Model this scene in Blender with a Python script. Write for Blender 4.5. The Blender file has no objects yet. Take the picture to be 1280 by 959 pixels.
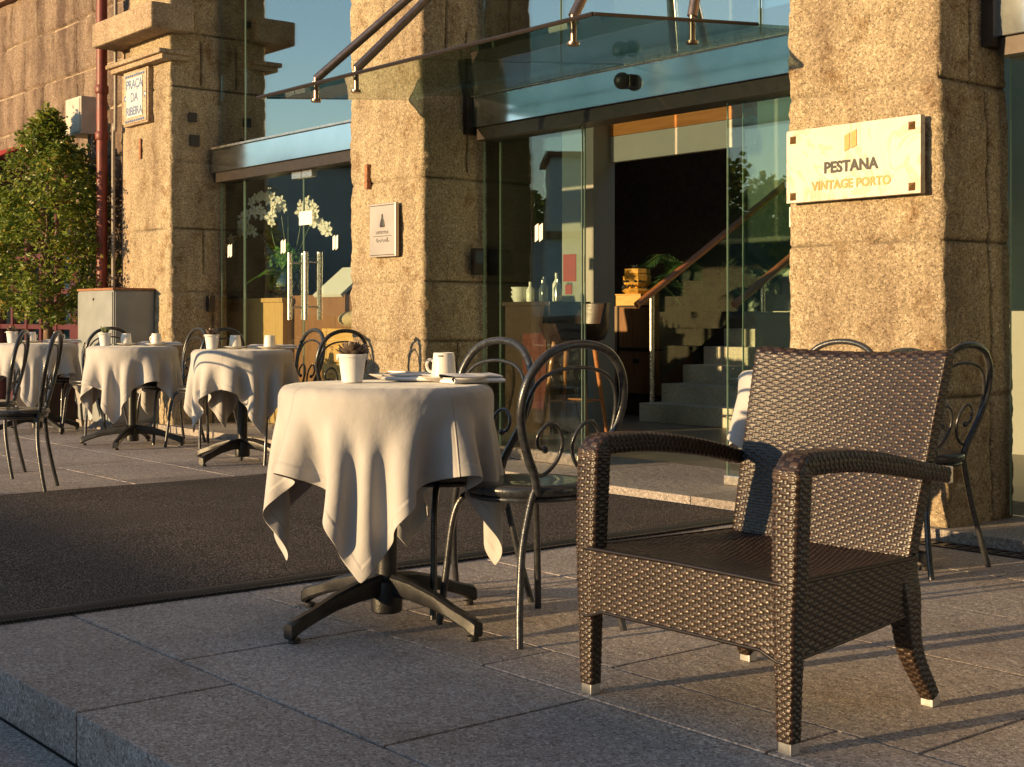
import bpy, bmesh, math, random
import numpy as np
from mathutils import Vector, Matrix, noise

R = math.radians
random.seed(7)
SC = bpy.context.scene
COL = SC.collection
CAMH = 0.965

# ------------------------------------------------------------------ light numbers
SUN_AZ = (0.225, 0.974)          # direction the sunlight travels (x, y)
SUN_EL = R(6.8)
SUN_STRENGTH = 5.0
SKY_STRENGTH = 0.15
EXPOSURE = 0.82

# ------------------------------------------------------------------ material helpers
def new_mat(name):
    m = bpy.data.materials.new(name); m.use_nodes = True
    nt = m.node_tree; nt.nodes.clear()
    out = nt.nodes.new('ShaderNodeOutputMaterial')
    return m, nt, out

def N(nt, typ, **kw):
    n = nt.nodes.new('ShaderNode' + typ)
    for k, v in kw.items():
        if k.startswith('i_'):
            n.inputs[k[2:].replace('_', ' ')].default_value = v
        else:
            setattr(n, k, v)
    return n

def ramp(nt, fac, stops):
    r = nt.nodes.new('ShaderNodeValToRGB')
    e = r.color_ramp.elements
    while len(e) > 1: e.remove(e[-1])
    e[0].position = stops[0][0]; e[0].color = (*stops[0][1], 1)
    for p, c in stops[1:]:
        q = e.new(p); q.color = (*c, 1)
    nt.links.new(fac, r.inputs['Fac'])
    return r.outputs['Color']

def coords(nt, kind='Object', scale=(1, 1, 1)):
    t = nt.nodes.new('ShaderNodeTexCoord'); m = nt.nodes.new('ShaderNodeMapping')
    m.inputs['Scale'].default_value = scale
    nt.links.new(t.outputs[kind], m.inputs['Vector'])
    return m.outputs['Vector']

def simple(name, col, rough=0.5, metal=0.0, noise_amt=0.12, noise_scale=30, bump=0.0, bump_scale=200, spec=0.5, coat=0.0, trans=0.0, sheen=0.0):
    m, nt, out = new_mat(name)
    b = N(nt, 'BsdfPrincipled'); L = nt.links
    b.inputs['Roughness'].default_value = rough; b.inputs['Metallic'].default_value = metal
    b.inputs['Specular IOR Level'].default_value = spec
    b.inputs['Coat Weight'].default_value = coat
    if sheen: b.inputs['Sheen Weight'].default_value = sheen
    v = coords(nt)
    n = N(nt, 'TexNoise'); n.inputs['Scale'].default_value = noise_scale; n.inputs['Detail'].default_value = 5
    L.new(v, n.inputs['Vector'])
    lo = tuple(c * (1 - noise_amt) for c in col); hi = tuple(min(1, c * (1 + noise_amt)) for c in col)
    L.new(ramp(nt, n.outputs['Fac'], [(0.3, lo), (0.7, hi)]), b.inputs['Base Color'])
    rr = N(nt, 'MapRange'); rr.inputs['To Min'].default_value = max(0, rough - .08); rr.inputs['To Max'].default_value = min(1, rough + .08)
    L.new(n.outputs['Fac'], rr.inputs['Value']); L.new(rr.outputs['Result'], b.inputs['Roughness'])
    if bump:
        n2 = N(nt, 'TexNoise'); n2.inputs['Scale'].default_value = bump_scale; n2.inputs['Detail'].default_value = 4
        L.new(v, n2.inputs['Vector'])
        bp = N(nt, 'Bump'); bp.inputs['Strength'].default_value = bump; bp.inputs['Distance'].default_value = 0.003
        L.new(n2.outputs['Fac'], bp.inputs['Height']); L.new(bp.outputs['Normal'], b.inputs['Normal'])
    sh = b.outputs['BSDF']
    if trans:
        t = N(nt, 'BsdfTranslucent'); t.inputs['Color'].default_value = (*col, 1)
        mx = N(nt, 'MixShader'); mx.inputs['Fac'].default_value = trans
        L.new(sh, mx.inputs[1]); L.new(t.outputs['BSDF'], mx.inputs[2]); sh = mx.outputs['Shader']
    L.new(sh, out.inputs['Surface'])
    return m

def granite(name, base, dark, light, grain=260, stain=None, smin=.45, smax=.72, samt=.75, joint=False, spots=0.0, bump=0.7, island=0.0, rough=0.85, streak=False, grain_amt=0.5):
    """granular stone: large stains, per slab tone, mineral grain, pitted bump"""
    m, nt, out = new_mat(name); L = nt.links
    b = N(nt, 'BsdfPrincipled'); b.inputs['Roughness'].default_value = rough
    b.inputs['Specular IOR Level'].default_value = 0.35
    v = coords(nt)
    g = N(nt, 'TexNoise'); g.inputs['Scale'].default_value = grain; g.inputs['Detail'].default_value = 3; L.new(v, g.inputs['Vector'])
    vo = N(nt, 'TexVoronoi'); vo.inputs['Scale'].default_value = grain * .55; L.new(v, vo.inputs['Vector'])
    gc = ramp(nt, g.outputs['Fac'], [(0.32, dark), (0.5, base), (0.68, light)])
    vsep = N(nt, 'SeparateColor'); L.new(vo.outputs['Color'], vsep.inputs['Color'])
    vc = ramp(nt, vsep.outputs['Red'], [(0.0, dark), (0.16, dark), (0.24, base), (0.78, base), (0.86, light), (1.0, light)])
    mx = N(nt, 'Mix', data_type='RGBA'); mx.inputs['Factor'].default_value = grain_amt
    L.new(gc, mx.inputs['A']); L.new(vc, mx.inputs['B'])
    col = mx.outputs['Result']
    # broad stains
    s = N(nt, 'TexNoise'); s.inputs['Scale'].default_value = 1.7; s.inputs['Detail'].default_value = 7; s.inputs['Roughness'].default_value = .62
    L.new(coords(nt, 'Object', (1.6, 1.6, .45) if streak else (1, 1, 1)), s.inputs['Vector'])
    st = stain or tuple(c * .55 for c in base)
    f = N(nt, 'MapRange'); f.inputs['From Min'].default_value = smin; f.inputs['From Max'].default_value = smax
    f.inputs['To Min'].default_value = 0; f.inputs['To Max'].default_value = samt
    L.new(s.outputs['Fac'], f.inputs['Value'])
    mx2 = N(nt, 'Mix', data_type='RGBA', blend_type='MULTIPLY'); L.new(f.outputs['Result'], mx2.inputs['Factor'])
    L.new(col, mx2.inputs['A']); mx2.inputs['B'].default_value = (*[a / max(bb, .01) for a, bb in zip(st, base)], 1)
    col = mx2.outputs['Result']
    if island:
        ge = N(nt, 'NewGeometry')
        mr = N(nt, 'MapRange'); mr.inputs['To Min'].default_value = 1 - island; mr.inputs['To Max'].default_value = 1 + island
        L.new(ge.outputs['Random Per Island'], mr.inputs['Value'])
        hs = N(nt, 'HueSaturation'); L.new(mr.outputs['Result'], hs.inputs['Value']); L.new(col, hs.inputs['Color'])
        col = hs.outputs['Color']
    if spots:
        s5 = N(nt, 'TexNoise'); s5.inputs['Scale'].default_value = 5.5; s5.inputs['Detail'].default_value = 9; s5.inputs['Roughness'].default_value = .7; L.new(v, s5.inputs['Vector'])
        f5 = N(nt, 'MapRange'); f5.inputs['From Min'].default_value = .54; f5.inputs['From Max'].default_value = .68; f5.inputs['To Max'].default_value = spots
        L.new(s5.outputs['Fac'], f5.inputs['Value'])
        m5 = N(nt, 'Mix', data_type='RGBA', blend_type='MULTIPLY'); L.new(f5.outputs['Result'], m5.inputs['Factor']); L.new(col, m5.inputs['A']); m5.inputs['B'].default_value = (.46, .32, .20, 1)
        col = m5.outputs['Result']
    if joint:
        at = N(nt, 'Attribute'); at.attribute_name = 'strand'
        m6 = N(nt, 'Mix', data_type='RGBA'); L.new(at.outputs['Fac'], m6.inputs['Factor']); L.new(col, m6.inputs['A']); m6.inputs['B'].default_value = (.03, .021, .015, 1)
        col = m6.outputs['Result']
    L.new(col, b.inputs['Base Color'])
    n3 = N(nt, 'TexNoise'); n3.inputs['Scale'].default_value = grain * .45; n3.inputs['Detail'].default_value = 5; n3.inputs['Roughness'].default_value = .7
    L.new(v, n3.inputs['Vector'])
    n4 = N(nt, 'TexNoise'); n4.inputs['Scale'].default_value = 22; n4.inputs['Detail'].default_value = 6; L.new(v, n4.inputs['Vector'])
    ad = N(nt, 'Math', operation='MULTIPLY_ADD'); ad.inputs[1].default_value = 1.6
    L.new(n4.outputs['Fac'], ad.inputs[0]); L.new(n3.outputs['Fac'], ad.inputs[2])
    bp = N(nt, 'Bump'); bp.inputs['Strength'].default_value = bump; bp.inputs['Distance'].default_value = 0.006
    L.new(ad.outputs['Value'], bp.inputs['Height']); L.new(bp.outputs['Normal'], b.inputs['Normal'])
    L.new(b.outputs['BSDF'], out.inputs['Surface'])
    return m

def glass(name, tint, refl_boost=1.0, base_refl=0.0):
    m, nt, out = new_mat(name); L = nt.links
    t = N(nt, 'BsdfTransparent'); t.inputs['Color'].default_value = (*tint, 1)
    g = N(nt, 'BsdfGlossy'); g.inputs['Roughness'].default_value = 0.0; g.inputs['Color'].default_value = (.95, 1, .98, 1)
    fr = N(nt, 'LayerWeight'); fr.inputs['Blend'].default_value = .5
    pw = N(nt, 'Math', operation='POWER'); pw.inputs[1].default_value = 4.5; L.new(fr.outputs['Facing'], pw.inputs[0])
    ma = N(nt, 'Math', operation='MULTIPLY_ADD', use_clamp=True); ma.inputs[1].default_value = .9; ma.inputs[2].default_value = .04 * refl_boost + base_refl
    L.new(pw.outputs[0], ma.inputs[0])
    # slight waviness
    n = N(nt, 'TexNoise'); n.inputs['Scale'].default_value = 1.3; L.new(coords(nt), n.inputs['Vector'])
    bp = N(nt, 'Bump'); bp.inputs['Strength'].default_value = .02; bp.inputs['Distance'].default_value = .05
    L.new(n.outputs['Fac'], bp.inputs['Height']); L.new(bp.outputs['Normal'], g.inputs['Normal'])
    mx = N(nt, 'MixShader'); L.new(ma.outputs['Value'], mx.inputs['Fac'])
    L.new(t.outputs['BSDF'], mx.inputs[1]); L.new(g.outputs['BSDF'], mx.inputs[2])
    L.new(mx.outputs['Shader'], out.inputs['Surface'])
    return m

def wood(name, c1, c2, scale=6, axis=2, rough=.45, plank=0.0, coat=0.2):
    m, nt, out = new_mat(name); L = nt.links
    b = N(nt, 'BsdfPrincipled'); b.inputs['Roughness'].default_value = rough; b.inputs['Coat Weight'].default_value = coat
    sc = [scale * 6] * 3; sc[axis] = scale * .5
    v = coords(nt, 'Object', tuple(sc))
    n = N(nt, 'TexNoise'); n.inputs['Scale'].default_value = 1; n.inputs['Detail'].default_value = 6; n.inputs['Distortion'].default_value = 1.2
    L.new(v, n.inputs['Vector'])
    L.new(ramp(nt, n.outputs['Fac'], [(0.3, c1), (0.55, c2), (0.7, c1)]), b.inputs['Base Color'])
    bp = N(nt, 'Bump'); bp.inputs['Strength'].default_value = .15; bp.inputs['Distance'].default_value = .002
    L.new(n.outputs['Fac'], bp.inputs['Height']); L.new(bp.outputs['Normal'], b.inputs['Normal'])
    L.new(b.outputs['BSDF'], out.inputs['Surface'])
    return m

# stone
M = {}
M['pier'] = granite('pier_granite', (.345, .275, .175), (.10, .072, .046), (.64, .54, .38), grain=205, stain=(.15, .10, .065), smin=.44, smax=.66, samt=.75, bump=1.0, streak=True, joint=True, spots=.8)
M['pierplain'] = granite('trim_granite', (.36, .27, .18), (.12, .085, .06), (.62, .50, .37), grain=200, stain=(.13, .085, .055), bump=1.0, streak=True, spots=.6)
M['wallstone'] = granite('wall_granite', (.21, .15, .11), (.07, .05, .04), (.40, .31, .23), grain=190, spots=.7, stain=(.07, .042, .032), smin=.38, smax=.60, samt=.9, bump=1.0, island=.3, streak=True)
M['mortar'] = granite('mortar', (.34, .27, .20), (.2, .15, .11), (.46, .38, .29), grain=90)
M['paving'] = granite('paving_granite', (.37, .32, .30), (.10, .085, .08), (.70, .63, .60), grain=250, stain=(.25, .205, .185), smin=.42, smax=.68, bump=.9, island=.09, spots=.25, rough=.8, grain_amt=.5)
M['joint'] = simple('joint_dirt', (.06, .05, .042), .95, noise_scale=60, bump=.5)
M['kerb'] = granite('kerb_granite', (.30, .26, .24), (.12, .10, .09), (.50, .46, .43), grain=220, stain=(.2, .17, .15), bump=1.0, island=.1)
M['darkstone'] = granite('shade_block_stone', (.10, .09, .085), (.05, .045, .04), (.18, .16, .15), grain=60)  # kept dark so the added shade block bounces little sunlight
M['quay'] = granite('quay_stone', (.28, .25, .23), (.12, .1, .09), (.42, .4, .37), grain=160, bump=.8, island=.1)

def carpet_mat():
    m, nt, out = new_mat('coir_carpet'); L = nt.links
    b = N(nt, 'BsdfPrincipled'); b.inputs['Roughness'].default_value = .95; b.inputs['Specular IOR Level'].default_value = .15
    v = coords(nt)
    n = N(nt, 'TexNoise'); n.inputs['Scale'].default_value = 170; n.inputs['Detail'].default_value = 4; L.new(v, n.inputs['Vector'])
    n2 = N(nt, 'TexNoise'); n2.inputs['Scale'].default_value = 2.2; n2.inputs['Detail'].default_value = 6; L.new(v, n2.inputs['Vector'])
    c = ramp(nt, n.outputs['Fac'], [(.38, (.022, .018, .017)), (.55, (.08, .066, .060)), (.64, (.36, .30, .28))])
    mx = N(nt, 'Mix', data_type='RGBA', blend_type='MULTIPLY'); mx.inputs['Factor'].default_value = .6
    L.new(c, mx.inputs['A']); L.new(ramp(nt, n2.outputs['Fac'], [(.3, (.6, .6, .6)), (.7, (1, 1, 1))]), mx.inputs['B'])
    L.new(mx.outputs['Result'], b.inputs['Base Color'])
    bp = N(nt, 'Bump'); bp.inputs['Strength'].default_value = 1; bp.inputs['Distance'].default_value = .006
    L.new(n.outputs['Fac'], bp.inputs['Height']); L.new(bp.outputs['Normal'], b.inputs['Normal'])
    L.new(b.outputs['BSDF'], out.inputs['Surface']); return m
M['carpet'] = carpet_mat()
M['rubber'] = simple('black_rubber', (.03, .026, .024), .6, bump=.8, bump_scale=120)

def cloth_mat():
    m, nt, out = new_mat('table_linen'); L = nt.links
    b = N(nt, 'BsdfPrincipled'); b.inputs['Roughness'].default_value = .85; b.inputs['Sheen Weight'].default_value = .25
    b.inputs['Specular IOR Level'].default_value = .2
    uv = N(nt, 'UVMap')
    sep = N(nt, 'SeparateXYZ'); L.new(uv.outputs['UV'], sep.inputs['Vector'])
    # distance to the cloth edge -> stitched hem line
    def edge(o):
        a = N(nt, 'Math', operation='SUBTRACT'); a.inputs[1].default_value = .5; L.new(o, a.inputs[0])
        c = N(nt, 'Math', operation='ABSOLUTE'); L.new(a.outputs[0], c.inputs[0]); return c.outputs[0]
    mxm = N(nt, 'Math', operation='MAXIMUM'); L.new(edge(sep.outputs['X']), mxm.inputs[0]); L.new(edge(sep.outputs['Y']), mxm.inputs[1])
    hem = ramp(nt, mxm.outputs[0], [(0, (.5, .5, .5)), (.4655, (.3, .3, .3)), (.4672, (0, 0, 0)), (.4695, (1, 1, 1)), (.5, (1, 1, 1))])
    wv = N(nt, 'TexNoise'); wv.inputs['Scale'].default_value = 420; wv.inputs['Detail'].default_value = 2; L.new(uv.outputs['UV'], wv.inputs['Vector'])
    ns = N(nt, 'TexNoise'); ns.inputs['Scale'].default_value = 7; ns.inputs['Detail'].default_value = 4; L.new(uv.outputs['UV'], ns.inputs['Vector'])
    L.new(ramp(nt, ns.outputs['Fac'], [(.3, (.44, .425, .425)), (.7, (.50, .485, .485))]), b.inputs['Base Color'])
    bp = N(nt, 'Bump'); bp.inputs['Strength'].default_value = 1; bp.inputs['Distance'].default_value = .004
    mnm = N(nt, 'Math', operation='MINIMUM'); L.new(edge(sep.outputs['X']), mnm.inputs[0]); L.new(edge(sep.outputs['Y']), mnm.inputs[1])
    crs = ramp(nt, mnm.outputs[0], [(0, (.55, .55, .55)), (.0035, (0, 0, 0)), (1, (0, 0, 0))])
    hsum = N(nt, 'Math', operation='ADD'); L.new(hem, hsum.inputs[0]); L.new(crs, hsum.inputs[1]); L.new(hsum.outputs[0], bp.inputs['Height'])
    bp2 = N(nt, 'Bump'); bp2.inputs['Strength'].default_value = .12; bp2.inputs['Distance'].default_value = .001
    L.new(wv.outputs['Fac'], bp2.inputs['Height']); L.new(bp.outputs['Normal'], bp2.inputs['Normal'])
    bp3 = N(nt, 'Bump'); bp3.inputs['Strength'].default_value = .35; bp3.inputs['Distance'].default_value = .012
    n3 = N(nt, 'TexNoise'); n3.inputs['Scale'].default_value = 16; n3.inputs['Detail'].default_value = 3; L.new(uv.outputs['UV'], n3.inputs['Vector'])
    L.new(n3.outputs['Fac'], bp3.inputs['Height']); L.new(bp2.outputs['Normal'], bp3.inputs['Normal'])
    L.new(bp3.outputs['Normal'], b.inputs['Normal'])
    t = N(nt, 'BsdfTranslucent'); t.inputs['Color'].default_value = (.6, .45, .33, 1)
    ms = N(nt, 'MixShader'); ms.inputs['Fac'].default_value = .10
    L.new(b.outputs['BSDF'], ms.inputs[1]); L.new(t.outputs['BSDF'], ms.inputs[2])
    L.new(ms.outputs['Shader'], out.inputs['Surface']); return m
M['cloth'] = cloth_mat()
M['napkin'] = simple('white_napkin', (.72, .70, .70), .9, noise_scale=12, bump=.3, bump_scale=90)
M['china'] = simple('white_china', (.78, .74, .68), .22, noise_amt=.02, coat=.5)
M['bucket'] = simple('white_enamel', (.78, .77, .76), .35, noise_amt=.05, coat=.2)
M['ink'] = simple('dark_print', (.02, .02, .02), .5)
M['iron'] = simple('wrought_iron', (.050, .052, .058), .30, metal=.45, noise_amt=.35, noise_scale=60, bump=.25, bump_scale=160, coat=.35)
M['cast'] = simple('cast_black', (.015, .015, .017), .36, metal=.05, noise_amt=.3, bump=.3, bump_scale=240)
M['alu'] = simple('aluminium_cap', (.6, .6, .6), .35, metal=1)
M['steel'] = simple('brushed_steel', (.62, .58, .54), .28, metal=1, noise_amt=.08)
M['steel2'] = simple('beam_steel', (.66, .72, .77), .13, metal=1, noise_amt=.15, noise_scale=2.5)
M['darkmetal'] = simple('dark_metal', (.05, .04, .036), .4, metal=.6)
M['rod'] = simple('strut_metal', (.30, .22, .18), .3, metal=.9)
M['red'] = simple('red_paint', (.15, .028, .02), .5, noise_amt=.3, noise_scale=14)
M['reddark'] = simple('dark_red_joinery', (.075, .008, .010), .45, noise_amt=.2)
M['conduit'] = simple('grey_conduit', (.23, .20, .17), .5, noise_amt=.2)
M['box'] = simple('cream_box', (.50, .44, .38), .5, noise_amt=.12, noise_scale=9)
M['cab'] = simple('grey_cabinet', (.235, .25, .255), .5, noise_amt=.12, noise_scale=6, bump=.1, bump_scale=30)
M['rust'] = simple('rusty_rim', (.28, .12, .06), .8, noise_amt=.5, noise_scale=50)
M['white'] = simple('white_plaster', (.62, .60, .55), .8, noise_scale=4, noise_amt=.05)
M['grey'] = simple('grey_plaster', (.30, .30, .28), .8, noise_scale=4, noise_amt=.05)
M['green'] = simple('green_back_glass', (.34, .42, .34), .3, noise_scale=2, noise_amt=.08)
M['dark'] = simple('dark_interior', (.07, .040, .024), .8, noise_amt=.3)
M['ceil'] = simple('pale_ceiling', (.45, .42, .38), .9)
M['stairstone'] = granite('stair_granite', (.58, .52, .43), (.38, .34, .28), (.72, .66, .57), grain=150)
M['floor_in'] = simple('interior_floor', (.22, .19, .16), .4, noise_amt=.2, noise_scale=8)
M['oak'] = wood('orange_veneer', (.58, .20, .035), (.70, .28, .06), 3, 0)
M['desk'] = wood('honey_oak', (.45, .27, .10), (.56, .36, .15), 5, 2)
M['walnut'] = wood('dark_walnut', (.17, .075, .032), (.27, .125, .055), 5, 2)
M['planks'] = wood('aged_planks', (.20, .12, .07), (.30, .19, .11), 4, 2)
M['pine'] = wood('pine_crate', (.50, .27, .07), (.62, .37, .12), 5, 0, coat=0)
M['leather'] = simple('dark_leather', (.035, .016, .012), .35, bump=.3, bump_scale=60)
M['redleather'] = simple('deep_red_leather', (.09, .012, .01), .4)
M['rail'] = wood('rail_wood', (.30, .10, .03), (.42, .16, .05), 5, 1)
M['pane'] = glass('clear_glass', (.92, .96, .93), 1.6)
M['solar'] = glass('solar_glass', (.5, .58, .58), 1.6, .26)
M['canopy'] = glass('green_canopy_glass', (.56, .66, .62), 1.3, .02)
M['edge'] = simple('glass_edge', (.30, .42, .33), .15, noise_amt=.1, coat=.5)
M['smoke'] = glass('balustrade_glass', (.55, .58, .55), 1.2)
M['paper'] = simple('paper_sticker', (.70, .70, .68), .7, noise_amt=.04)
M['redpaper'] = simple('red_sticker', (.10, .012, .01), .6)
M['terracotta'] = simple('yellow_ceramic', (.62, .33, .06), .4, noise_amt=.35, noise_scale=25)
M['soil'] = simple('potting_soil', (.05, .035, .025), .95, noise_amt=.5, noise_scale=90, bump=.8)
M['petal'] = simple('orchid_petal', (.85, .84, .80), .6, noise_amt=.04, trans=.25)
M['petal_eye'] = simple('orchid_heart', (.55, .42, .12), .6)
M['stem'] = simple('green_stem', (.12, .17, .05), .5)
M['fern'] = simple('bright_foliage', (.11, .27, .04), .5, noise_amt=.4, noise_scale=30, trans=.3)
M['palmleaf'] = simple('palm_leaf', (.05, .11, .03), .45, noise_amt=.3, trans=.25)
M['succ'] = simple('succulent_leaf', (.14, .10, .075), .5, noise_amt=.5, noise_scale=40)
M['succg'] = simple('succulent_green', (.11, .14, .06), .5, noise_amt=.4, noise_scale=40)
M['vase'] = glass('vase_glass', (.8, .85, .8), 2)
M['bark'] = simple('tree_bark', (.17, .11, .075), .9, noise_amt=.4, noise_scale=30, bump=.8, bump_scale=60)
M['sack'] = simple('jute_sack', (.5, .38, .24), .9, noise_amt=.25, noise_scale=60, bump=.5)
M['tile'] = simple('tile_white', (.62, .60, .55), .3, noise_amt=.08)
M['tileblue'] = simple('tile_blue', (.12, .16, .30), .3, noise_amt=.3, noise_scale=60)
M['tileyel'] = simple('tile_border', (.42, .33, .22), .35, noise_amt=.4, noise_scale=45)
M['bronze'] = simple('bronze_stud', (.30, .17, .07), .4, metal=.7)
M['gold'] = simple('gilded_letters', (.36, .21, .07), .45, metal=.4)
M['tin'] = simple('plaque_metal', (.50, .45, .42), .38, metal=.6, noise_amt=.06, noise_scale=6)
M['awning'] = simple('red_awning', (.33, .012, .012), .85)
M['city'] = simple('white_render', (.62, .62, .60), .85, noise_amt=.08, noise_scale=1)
M['citywin'] = simple('far_window', (.06, .08, .10), .15)
M['hill'] = simple('hillside', (.035, .05, .025), .95, noise_amt=.5, noise_scale=.3)

def leaf_mat():
    m, nt, out = new_mat('tree_leaf'); L = nt.links
    ge = N(nt, 'NewGeometry')
    c = ramp(nt, ge.outputs['Random Per Island'], [(0, (.07, .12, .018)), (.4, (.15, .22, .03)), (.8, (.26, .30, .05)), (.95, (.32, .29, .05)), (1, (.32, .22, .05))])
    b = N(nt, 'BsdfPrincipled'); b.inputs['Roughness'].default_value = .38; L.new(c, b.inputs['Base Color'])
    t = N(nt, 'BsdfTranslucent'); L.new(c, t.inputs['Color'])
    mx = N(nt, 'MixShader'); mx.inputs['Fac'].default_value = .42
    L.new(b.outputs['BSDF'], mx.inputs[1]); L.new(t.outputs['BSDF'], mx.inputs[2]); L.new(mx.outputs['Shader'], out.inputs['Surface'])
    return m
M['leaf'] = leaf_mat()

def marble_mat():
    m, nt, out = new_mat('cream_marble'); L = nt.links
    b = N(nt, 'BsdfPrincipled'); b.inputs['Roughness'].default_value = .45
    v = coords(nt)
    n = N(nt, 'TexNoise'); n.inputs['Scale'].default_value = 3.2; n.inputs['Detail'].default_value = 8; n.inputs['Distortion'].default_value = 1.1; n.inputs['Roughness'].default_value = .65
    L.new(v, n.inputs['Vector'])
    L.new(ramp(nt, n.outputs['Fac'], [(.3, (.50, .45, .37)), (.47, (.58, .54, .46)), (.505, (.42, .35, .25)), (.54, (.58, .54, .46)), (.8, (.62, .59, .52))]), b.inputs['Base Color'])
    L.new(b.outputs['BSDF'], out.inputs['Surface']); return m
M['marble'] = marble_mat()

def wicker_mat():
    m, nt, out = new_mat('brown_wicker'); L = nt.links
    b = N(nt, 'BsdfPrincipled'); b.inputs['Roughness'].default_value = .36; b.inputs['Specular IOR Level'].default_value = .5
    uv = N(nt, 'UVMap')
    n = N(nt, 'TexNoise'); n.inputs['Scale'].default_value = 60; n.inputs['Detail'].default_value = 3; L.new(uv.outputs['UV'], n.inputs['Vector'])
    at = N(nt, 'Attribute'); at.attribute_name = 'strand'
    c = ramp(nt, n.outputs['Fac'], [(.3, (.028, .017, .012)), (.7, (.092, .057, .040))])
    # shade in the gaps and on the uprights between strands, painted near black
    mx = N(nt, 'Mix', data_type='RGBA'); L.new(at.outputs['Fac'], mx.inputs['Factor'])
    mx.inputs['A'].default_value = (.010, .006, .005, 1); L.new(c, mx.inputs['B'])
    L.new(mx.outputs['Result'], b.inputs['Base Color'])
    L.new(b.outputs['BSDF'], out.inputs['Surface']); return m
M['wicker'] = wicker_mat()

# ------------------------------------------------------------------ object helpers
def link(o, parent=None):
    COL.objects.link(o)
    if parent is not None: o.parent = parent
    return o

def tag(o, label=None, cat=None, group=None, kind=None):
    if label: o['label'] = label
    if cat: o['category'] = cat
    if group: o['group'] = group
    if kind: o['kind'] = kind
    return o

def thing(name, label, cat, loc=(0, 0, 0), rz=0, group=None):
    o = bpy.data.objects.new(name, None); COL.objects.link(o)
    o.location = loc; o.rotation_euler = (0, 0, rz); o.empty_display_size = .1
    return tag(o, label, cat, group)

def finish(me, smooth=None):
    if smooth is not None:
        for p in me.polygons: p.use_smooth = True
        if smooth < 180: me.set_sharp_from_angle(angle=R(smooth))

class MB:
    def __init__(s): s.v = []; s.f = []
    def add(s, vs, fs):
        b = len(s.v); s.v += [tuple(p) for p in vs]; s.f += [tuple(i + b for i in f) for f in fs]; return s
    def box(s, x0, x1, y0, y1, z0, z1, bev=0.0):
        if bev <= 0:
            vs = [(x, y, z) for z in (z0, z1) for y in (y0, y1) for x in (x0, x1)]
            return s.add(vs, [(0, 2, 3, 1), (4, 5, 7, 6), (0, 1, 5, 4), (2, 6, 7, 3), (0, 4, 6, 2), (1, 3, 7, 5)])
        bm = bmesh.new(); bmesh.ops.create_cube(bm, size=1)
        for v in bm.verts:
            v.co = Vector(((x0 + x1) / 2 + v.co.x * (x1 - x0), (y0 + y1) / 2 + v.co.y * (y1 - y0), (z0 + z1) / 2 + v.co.z * (z1 - z0)))
        bmesh.ops.bevel(bm, geom=bm.edges[:], offset=bev, segments=2, affect='EDGES', profile=.6)
        bm.verts.index_update()
        s.add([v.co[:] for v in bm.verts], [[v.index for v in f.verts] for f in bm.faces]); bm.free(); return s
    def tube(s, pts, r, n=10, closed=False, cap=True):
        pts = [Vector(p) for p in pts]; m = len(pts)
        rs = r if isinstance(r, (list, tuple)) else [r] * m
        t0 = (pts[1] - pts[0]).normalized()
        up = Vector((0, 0, 1)) if abs(t0.z) < .9 else Vector((1, 0, 0))
        nrm = t0.cross(up).normalized(); vs = []
        for i, p in enumerate(pts):
            if closed: t = (pts[(i + 1) % m] - pts[i - 1]).normalized()
            else: t = (pts[min(i + 1, m - 1)] - pts[max(i - 1, 0)]).normalized()
            nrm = (nrm - t * nrm.dot(t)).normalized(); bn = t.cross(nrm)
            for k in range(n):
                a = 2 * math.pi * k / n
                vs.append(p + (nrm * math.cos(a) + bn * math.sin(a)) * rs[i])
        fs = []
        for i in range(m if closed else m - 1):
            for k in range(n):
                a = i * n + k; b2 = i * n + (k + 1) % n; j = ((i + 1) % m) * n
                fs.append((a, b2, j + (k + 1) % n, j + k))
        if cap and not closed:
            fs.append(tuple(range(n))[::-1]); fs.append(tuple((m - 1) * n + k for k in range(n)))
        return s.add(vs, fs)
    def lathe(s, prof, n=28, c=(0, 0, 0)):
        vs = []
        for r, z in prof:
            for k in range(n):
                a = 2 * math.pi * k / n; vs.append((c[0] + r * math.cos(a), c[1] + r * math.sin(a), c[2] + z))
        fs = []
        for i in range(len(prof) - 1):
            for k in range(n):
                fs.append((i * n + k, i * n + (k + 1) % n, (i + 1) * n + (k + 1) % n, (i + 1) * n + k))
        fs.append(tuple(range(n))[::-1]); fs.append(tuple((len(prof) - 1) * n + k for k in range(n)))
        return s.add(vs, fs)
    def sphere(s, c, r, n=14, m=9, sq=(1, 1, 1)):
        prof = []
        vs = [(c[0], c[1], c[2] - r * sq[2])]
        for i in range(1, m):
            a = -math.pi / 2 + math.pi * i / m
            for k in range(n):
                t = 2 * math.pi * k / n
                vs.append((c[0] + r * sq[0] * math.cos(a) * math.cos(t), c[1] + r * sq[1] * math.cos(a) * math.sin(t), c[2] + r * sq[2] * math.sin(a)))
        vs.append((c[0], c[1], c[2] + r * sq[2])); L = len(vs) - 1; fs = []
        for k in range(n): fs.append((0, 1 + (k + 1) % n, 1 + k))
        for i in range(m - 2):
            for k in range(n):
                a = 1 + i * n + k; b = 1 + i * n + (k + 1) % n
                fs.append((a, b, b + n, a + n))
        q = 1 + (m - 2) * n
        for k in range(n): fs.append((q + k, q + (k + 1) % n, L))
        return s.add(vs, fs)
    def build(s, name, mat, parent=None, smooth=None):
        me = bpy.data.meshes.new(name); me.from_pydata(s.v, [], s.f); me.update()
        me.materials.append(mat); finish(me, smooth)
        return link(bpy.data.objects.new(name, me), parent)

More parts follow.
